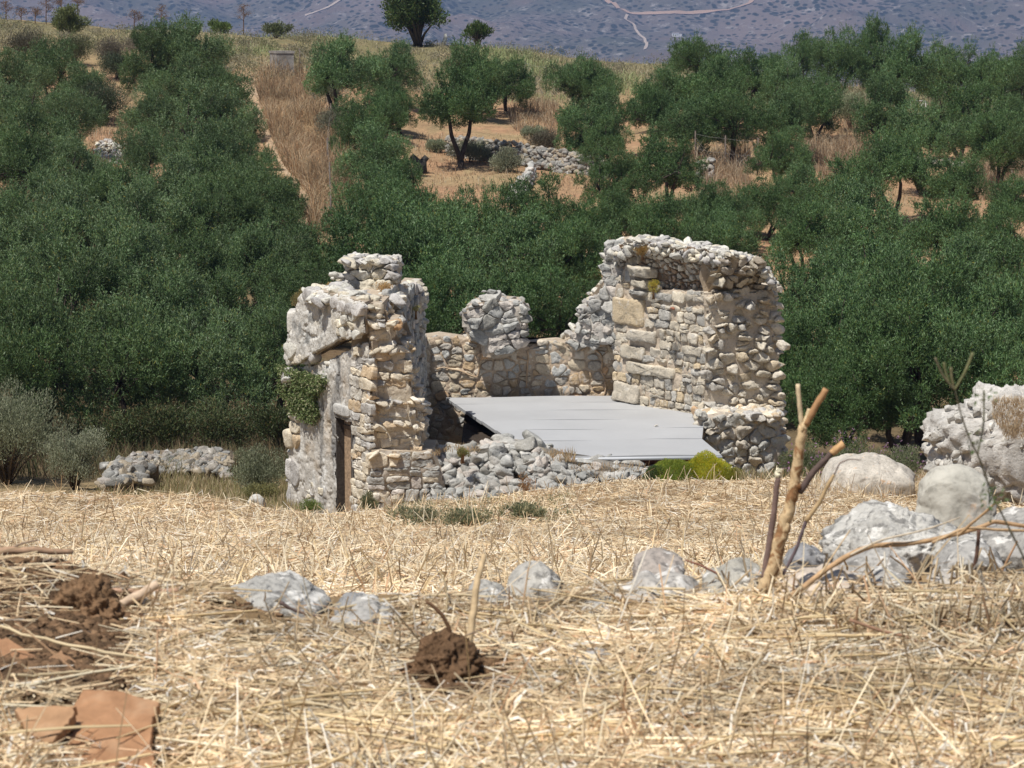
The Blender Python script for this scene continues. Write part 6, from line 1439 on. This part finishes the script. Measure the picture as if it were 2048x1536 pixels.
stick('fallen_branch', 'long bare tan branch reaching from the forked stem to the right edge', [
    ([(1560, 1205), (1600, 1180), (1650, 1140), (1700, 1108), (1750, 1090), (1820, 1088), (1900, 1072), (1960, 1055), (1990, 1042), (2070, 1056)], 6.5, 3.8, 3.75, 3.95, (0.52, 0.34, 0.19)),
    ([(1915, 1072), (1945, 1045), (1975, 1020), (1992, 1005)], 3.5, 2, 3.85, 3.8, (0.50, 0.33, 0.18)), ([(1865, 1085), (1930, 1055), (2000, 1060), (2060, 1062)], 3, 3, 3.85, 3.95, (0.55, 0.38, 0.22)),
    ([(1700, 1110), (1760, 1080), (1850, 1060), (1920, 1035)], 2.5, 1.5, 3.8, 3.9, (0.66, 0.56, 0.42)), ([(1958, 1060), (1955, 1095), (1948, 1140)], 4, 4, 3.85, 3.85, (0.14, 0.08, 0.06)), ([(1640, 1150), (1670, 1105), (1700, 1060)], 2.2, 1.3, 3.75, 3.8, (0.62, 0.46, 0.28)), ([(1640, 1165), (1620, 1195), (1600, 1230)], 3, 2, 3.75, 3.7, (0.66, 0.5, 0.3))])
stick('upright_stick', 'broken pale stick standing upright in the dark soil clod', [([(925, 1325), (938, 1285), (945, 1235), (953, 1170), (962, 1135), (968, 1112)], 9, 5.5, 3.42, 3.5, (0.60, 0.45, 0.27))])
stick('dark_twig', 'short dark curved twig rising left of the upright stick', [([(908, 1292), (900, 1262), (888, 1235), (870, 1215), (852, 1204)], 5, 3.5, 3.42, 3.42, (0.16, 0.09, 0.05)), ([(905, 1290), (930, 1272), (965, 1258)], 2.5, 1.5, 3.42, 3.42, (0.3, 0.22, 0.16))])
stick('curved_twig', 'curved pale twig lying right of the soil clods', [([(996, 1405), (1000, 1392), (1030, 1380), (1075, 1366), (1125, 1358), (1185, 1364), (1240, 1384)], 8, 6, 3.28, 3.35, (0.58, 0.42, 0.27)), ([(1000, 1352), (1060, 1375), (1110, 1385)], 6, 4, 3.36, 3.36, (0.36, 0.22, 0.14))])
stick('short_twig', 'short brown twig leaning over the small clod', [([(1002, 1332), (1030, 1314), (1062, 1303), (1092, 1300)], 6, 4.5, 3.46, 3.5, (0.42, 0.26, 0.14))])
stick('grey_twig', 'straight brown twig lying across the left edge', [([(-20, 1106), (30, 1100), (80, 1101), (146, 1104)], 10, 5, 3.95, 3.95, (0.40, 0.26, 0.17)), ([(10, 1104), (40, 1088), (75, 1080)], 3, 2, 3.95, 3.95, (0.3, 0.22, 0.16))])
stick('grey_twig', 'crooked grey twig just below the straight one at the left edge', [([(-20, 1124), (30, 1125), (65, 1133), (80, 1136), (118, 1116)], 7, 3, 3.9, 3.9, (0.30, 0.23, 0.17)), ([(60, 1130), (100, 1118), (112, 1118)], 3, 2, 3.9, 3.9, (0.3, 0.23, 0.17))])
stick('pale_stick', 'thick pale broken stick poking up right of the hollow clod', [([(228, 1218), (260, 1200), (290, 1184), (316, 1168)], 10, 9.5, 3.68, 3.7, (0.66, 0.50, 0.36))])
stick('pale_stick', 'thin horizontal stick crossing behind the thick pale one', [([(195, 1180), (250, 1182), (310, 1184), (358, 1181)], 5, 6, 3.78, 3.78, (0.50, 0.32, 0.22))])
stick('grey_twig', 'long grey-brown twig sagging right from the hollow clod', [([(175, 1168), (215, 1176), (250, 1195), (290, 1212), (340, 1213), (400, 1210)], 6, 4.5, 3.8, 3.85, (0.33, 0.22, 0.16))])
stick('grey_twig', 'thin dark twig leaning left of the mound-shaped boulder', [([(342, 1268), (368, 1248), (400, 1222)], 4.5, 4, 3.7, 3.75, (0.34, 0.20, 0.13))])
for i, (pts, rr_, Y0, cl, lb) in enumerate([
    ([(1700, 1240), (1760, 1262), (1820, 1275), (1850, 1300)], 4, 3.5, (0.34, 0.2, 0.13), 'brown twig in the straw at lower right'),
    ([(1440, 1150), (1400, 1130), (1370, 1120)], 2.5, 4.0, (0.30, 0.14, 0.10), 'thin reddish twig over the squarish rock'),
    ([(560, 1205), (590, 1222), (640, 1235)], 4, 3.8, (0.14, 0.10, 0.09), 'small dark twig lying on the mound-shaped boulder'),
    ([(1790, 1425), (1850, 1440), (1900, 1445), (1960, 1480)], 6, 3.12, (0.36, 0.20, 0.12), 'thick brown twig half buried at the bottom right')]):
    stick('small_twig', lb, [(pts, rr_, rr_ * 0.7, Y0, Y0, cl)])
# tall thin weed in front of the right-hand outcrop
wd = stick('thin_weed', 'tall thin out-of-focus weed in front of the right-hand outcrop', [([(2055, 1130), (2030, 1080), (1985, 990), (1958, 915), (1940, 880), (1922, 830), (1910, 780)], 2.2, 1.5, 2.9, 2.85, (0.16, 0.15, 0.10)),
    ([(1909, 780), (1885, 750), (1870, 715)], 2.2, 2.2, 2.85, 2.85, (0.16, 0.14, 0.09)), ([(1909, 780), (1903, 755), (1902, 735)], 2.2, 3, 2.85, 2.85, (0.2, 0.18, 0.1)), ([(1909, 780), (1930, 745), (1946, 705)], 2.2, 3.4, 2.85, 2.85, (0.2, 0.2, 0.1)), ([(1898, 765), (1890, 740), (1888, 725)], 1.8, 3, 2.85, 2.85, (0.2, 0.2, 0.1)), ([(1955, 910), (1968, 850), (1968, 780)], 1.8, 2, 2.88, 2.88, (0.16, 0.16, 0.1))])
r = np.random.default_rng(8); o0 = np.array(wd.location)
for (x, y) in ((1985, 990), (1990, 1005), (1975, 1000), (1948, 885), (1968, 785)):
    b = Buf(); C = P(x, y, 2.87) + r.normal(size=(16, 3)) * 0.006 - 0; leaves(b, C, r.normal(size=C.shape), 0.008, 0.003, pal([((0.10, 0.15, 0.06), 3), ((0.16, 0.18, 0.08), 1)], 16, r), r)
    b.build('leaf_tuft', M['herb'], wd, False, origin=o0)

# ------------------------------------------------------------------ low plants on and near the ruin
HB = [((0.17, 0.19, 0.11), 4), ((0.30, 0.30, 0.20), 3), ((0.10, 0.13, 0.07), 2), ((0.50, 0.42, 0.26), 3)]
r = np.random.default_rng(70)
for i, (x, y, w_, h_, lb) in enumerate([(830, 1050, 150, 42, 'grey-green trailing weed in front of the wall base'), (930, 1058, 160, 40, 'darkest of the grey-green weeds on the straw before the rubble wall'), (1050, 1040, 150, 34, 'grey-green weed right of the darkest one, below the red-brown thistle'), (735, 985, 46, 60, 'small leafy sprig growing from the wall right of the door')]):
    Yh = float(hit(x, y, 25, 45)[1]) if y > 1000 else 40.7
    crown_plant('grey_weed', lb, 'weed', x, y, w_, h_, Yh, HB, 2600, 0.035, 0.010, 600 + i, 'herb', False, lobe=0.22, nl=46, up=1.0)
p_ = scatter([(760, 1005), (900, 1010), (1120, 990), (1180, 1020), (1080, 1060), (900, 1070), (780, 1060)], 2600, 25, 41, r); p_ = p_[r.random(len(p_)) < 0.5 + 0.9 * fbm(p_[:, :2] * 1.4, 6, 2)]; b = Buf()
for k_ in range(3): C = p_ + np.abs(r.normal(size=p_.shape)) * [0.03, 0.03, 0.05]; leaves(b, C, r.normal(size=C.shape) + [0, 0, 1], 0.045, 0.013, pal(HB, len(C), r), r)
tag(b.build('ground_weeds', M['herb'], None, False), 'thin grey-green weeds sprawling in the straw before the ruin', 'weeds', None, 'stuff')
crown_plant('green_tuft', 'bright green tuft at the foot of the wall left of the door', 'weed', 620, 1038, 62, 46, 41.6, [((0.14, 0.22, 0.05), 3), ((0.25, 0.27, 0.10), 2)], 3500, 0.03, 0.008, 610, 'herb', False, lobe=0.25)
def cushion(name, label, px, py, w_, h_, Y, cols, seed, n_=16000, ll=0.03):
    r = np.random.default_rng(seed); pos = P(px, py, Y); W0, H0 = w_ * Y / F / 2, h_ * Y / F; d = unit(r.normal(size=(n_, 3))); d[:, 2] = np.abs(d[:, 2]); lump_ = 1 + 0.16 * fbm(d * 2.3, seed, 3)
    C = d * np.array([W0, W0 * 0.9, H0]) * lump_[:, None] * (0.72 + 0.28 * r.random(n_) ** 0.5)[:, None]; k = np.clip(fbm(d * 1.8 + 4, seed + 1, 3) + 0.25 * d[:, 2], -1, 1)[:, None]
    col = pal(cols, n_, r) * (1 + 0.25 * k); b = Buf(); leaves(b, C - d * 0.01, d + 0.45 * r.normal(size=C.shape) + [0, 0, .3], ll, 0.008, col, r)
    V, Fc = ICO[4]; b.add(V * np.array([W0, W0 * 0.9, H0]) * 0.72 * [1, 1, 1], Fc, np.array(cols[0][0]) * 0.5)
    root = empty(name, pos); b.build('foliage', M['herb'], root, False); return tag(root, label, 'shrub')
YG = [((0.50, 0.48, 0.04), 4), ((0.32, 0.40, 0.05), 3), ((0.62, 0.46, 0.04), 2)]
cushion('cushion_shrub', 'large domed yellow-green shrub at the front edge of the grey roof', 1412, 965, 108, 60, 41.3, YG, 1)
cushion('cushion_shrub', 'lower green shrub merging into the left of the yellow-green dome', 1350, 962, 100, 46, 41.2, [((0.26, 0.34, 0.06), 4), ((0.38, 0.40, 0.07), 3)], 2, 12000)
cushion('cushion_shrub', 'small dull green cushion at the left end of the green shrubs', 1310, 960, 50, 32, 41.2, [((0.12, 0.18, 0.07), 4), ((0.18, 0.21, 0.09), 2)], 3, 5000)
cushion('cushion_shrub', 'small mustard cushion right of the big domed shrub', 1468, 966, 46, 30, 41.1, [((0.34, 0.31, 0.05), 4), ((0.24, 0.27, 0.06), 2)], 4, 5000)
crown_plant('dry_shrub', 'dry pale brown seedy shrub left of the green cushions', 'shrub', 1305, 945, 80, 38, 41.9, [((0.42, 0.33, 0.22), 3), ((0.28, 0.22, 0.14), 2)], 2200, 0.025, 0.012, 620, 'dry', False, lobe=0.3)
# creeper on the door wall
pos = P(614, 780, 43.2); root = empty('creeper', pos); r = np.random.default_rng(9); n_ = 9000; b = Buf()
u = r.normal(size=n_); v = r.random(n_); px = 612 + 26 * np.clip(u, -1.4, 1.6) * (1.1 - 0.55 * v) + 6 * np.sin(v * 9); py = 742 + 92 * v ** 1.1 + 10 * np.clip(u, -1, 1)
C = np.array([fp.at(*fp.uv(x, y), 0.0) for x, y in zip(px, py)]); C += fp.n * (0.06 + 0.16 * r.random(n_)[:, None] * (1 - 0.5 * v[:, None])); C += 0.03 * r.normal(size=C.shape)
leaves(b, C - pos, r.normal(size=C.shape) * 0.8 + fp.n * 0.6 + [0, 0, -.5], 0.05, 0.03, pal([((0.14, 0.19, 0.07), 3), ((0.22, 0.26, 0.12), 2), ((0.08, 0.12, 0.04), 2), ((0.36, 0.35, 0.22), 1)], n_, r), r); b.build('foliage', M['herb'], root, False)
b = Buf()
for k in range(10):
    x = r.uniform(595, 632); tube(b, [fp.at(*fp.uv(x, 740), .06) - pos, fp.at(*fp.uv(x + r.normal() * 5, 790), .1) - pos, fp.at(*fp.uv(x + r.normal() * 8, 830), .06) - pos], 0.006, 5, (0.2, 0.15, 0.1))
b.build('stem', M['bark'], root); tag(root, 'green creeper hanging on the white wall left of the door', 'creeper')
for i, (x, y, w_, h_, Y, cols, n_, lb) in enumerate([
    (598, 632, 40, 62, 43.5, [((0.30, 0.24, 0.11), 3), ((0.20, 0.19, 0.09), 2)], 1800, 'tan tuft growing above the jutting corner block'),
    (770, 588, 44, 28, 42.6, [((0.50, 0.33, 0.14), 3), ((0.40, 0.30, 0.16), 2)], 1200, 'orange-tan dry tuft at the foot of the vault stub'),
    (665, 582, 70, 16, 43.3, [((0.50, 0.30, 0.13), 3), ((0.42, 0.33, 0.18), 3)], 1200, 'low orange dry plants along the top of the door wall'),
    (625, 672, 18, 16, 43.1, [((0.22, 0.30, 0.06), 3)], 500, 'tiny green plant in the middle of the upper white wall'),
    (1285, 510, 40, 18, 47.4, [((0.42, 0.22, 0.07), 3), ((0.34, 0.26, 0.12), 2)], 1300, 'rust-coloured plant on top of the tall broken wall'),
    (1307, 588, 36, 38, 46.8, [((0.52, 0.38, 0.06), 3), ((0.34, 0.34, 0.08), 2)], 900, 'yellow flowering sprig growing under the vault springing'),
    (832, 628, 22, 22, 44.6, [((0.36, 0.36, 0.14), 3), ((0.5, 0.45, 0.25), 2)], 300, 'yellowish sprig on the right edge of the left pier'),
    (925, 915, 34, 18, 40.8, [((0.22, 0.23, 0.07), 3), ((0.36, 0.28, 0.14), 2)], 900, 'small olive-green tuft on the rubble wall'),
    (1050, 990, 60, 62, 40.3, [((0.30, 0.15, 0.08), 3), ((0.42, 0.27, 0.15), 2)], 700, 'red-brown dry thistle in front of the rubble wall')]):
    crown_plant('wall_plant', lb, 'plant', x, y, w_, h_, Y, cols, n_, 0.03, 0.009, 640 + i, 'herb', False, lobe=0.3, nl=14, up=0.8, stemcol=(0.25, 0.15, 0.08))
# dry grass tufts on the wall tops and on the outcrop
b = Buf(); r = np.random.default_rng(44)
for (x0, x1, y0, y1, Ya, Yb, n_, h_) in ((780, 880, 898, 912, 40.9, 42, 600, 0.09), (860, 960, 893, 905, 41.5, 42.0, 350, 0.10), (1090, 1150, 905, 925, 41.5, 42, 300, 0.15), (640, 790, 575, 596, 43, 43.8, 500, 0.12), (1140, 1300, 928, 945, 41.4, 41.9, 250, 0.10)):
    px = r.uniform(x0, x1, n_); py = r.uniform(y0, y1, n_); t = (y1 - py) / (y1 - y0); B_ = np.stack([P(a, c_, Ya + (Yb - Ya) * q_) for a, c_, q_ in zip(px, py, t)]); blades(b, B_, r.uniform(0.4, 1.2, n_) * h_, 0.008, pal([((0.50, 0.33, 0.18), 3), ((0.56, 0.44, 0.26), 2), ((0.36, 0.25, 0.14), 2)], n_, r), r, 1.4)
tag(b.build('wall_grass', M['dry'], None, False), 'thin dry grass growing on the broken wall tops', 'grass', None, 'stuff')
b = Buf(); n_ = 2200; px = r.uniform(1985, 2080, n_); py = r.uniform(800, 880, n_); ok = (px - 1960) * 0.9 + (870 - py) * 0.5 > 40; px, py = px[ok], py[ok]
B_ = np.stack([P(a, c_, 29.3) for a, c_ in zip(px, py)]); blades(b, B_, r.uniform(0.04, 0.12, len(B_)), 0.006, pal([((0.74, 0.62, 0.44), 1), ((0.6, 0.46, 0.3), 1)], len(B_), r), r, 1.6)
px = np.concatenate([r.uniform(1840, 2080, 3500), r.uniform(1620, 1860, 1200)]); B_ = np.stack([hit(a, r.uniform(960, 1000), 20, 40) for a in px]); blades(b, B_, r.uniform(0.08, 0.3, len(B_)), 0.007, pal(STRAW, len(B_), r), r, 1.2)
tag(b.build('outcrop_grass', M['dry'], None, False), 'matted straw-coloured grass on and below the right-hand outcrop', 'grass', None, 'stuff')
# standing dry stems along the lip of the field
b = Buf(); px = r.uniform(0, 2048, 520); B_ = np.stack([hit(a, np.interp(a, [0, 300, 650, 900, 1300, 2048], [985, 1000, 1045, 1018, 975, 975]) + r.uniform(-6, 30), 15, 41) for a in px]); ribbons(b, B_, r.uniform(0.12, 0.38, len(B_)), 0.009, r, 0.3, 0.85, 0.0, [((0.78, 0.66, 0.46), 3), ((0.66, 0.5, 0.3), 2), ((0.4, 0.26, 0.15), 1)], segs=3)
tag(b.build('dry_stems', M['straw'], None, False), 'sparse upright dry stems along the lip of the straw field', 'grass', None, 'stuff')
# ------------------------------------------------------------------ air
b = Buf(); box(b, -4500, 4500, -60, 5400, -120, 215); n = bpy.data.materials.new('air'); n.use_nodes = True; t = n.node_tree; t.nodes.clear()
o_ = t.nodes.new("ShaderNodeOutputMaterial"); v_ = t.nodes.new("ShaderNodeVolumePrincipled"); v_.inputs["Color"].default_value = (0.36, 0.53, 1.0, 1); v_.inputs["Density"].default_value = HAZE; v_.inputs["Anisotropy"].default_value = 0.1
t.links.new(v_.outputs[0], o_.inputs["Volume"]); tag(b.build('haze', n, None, False), 'thin blue summer haze', None, None, 'stuff')
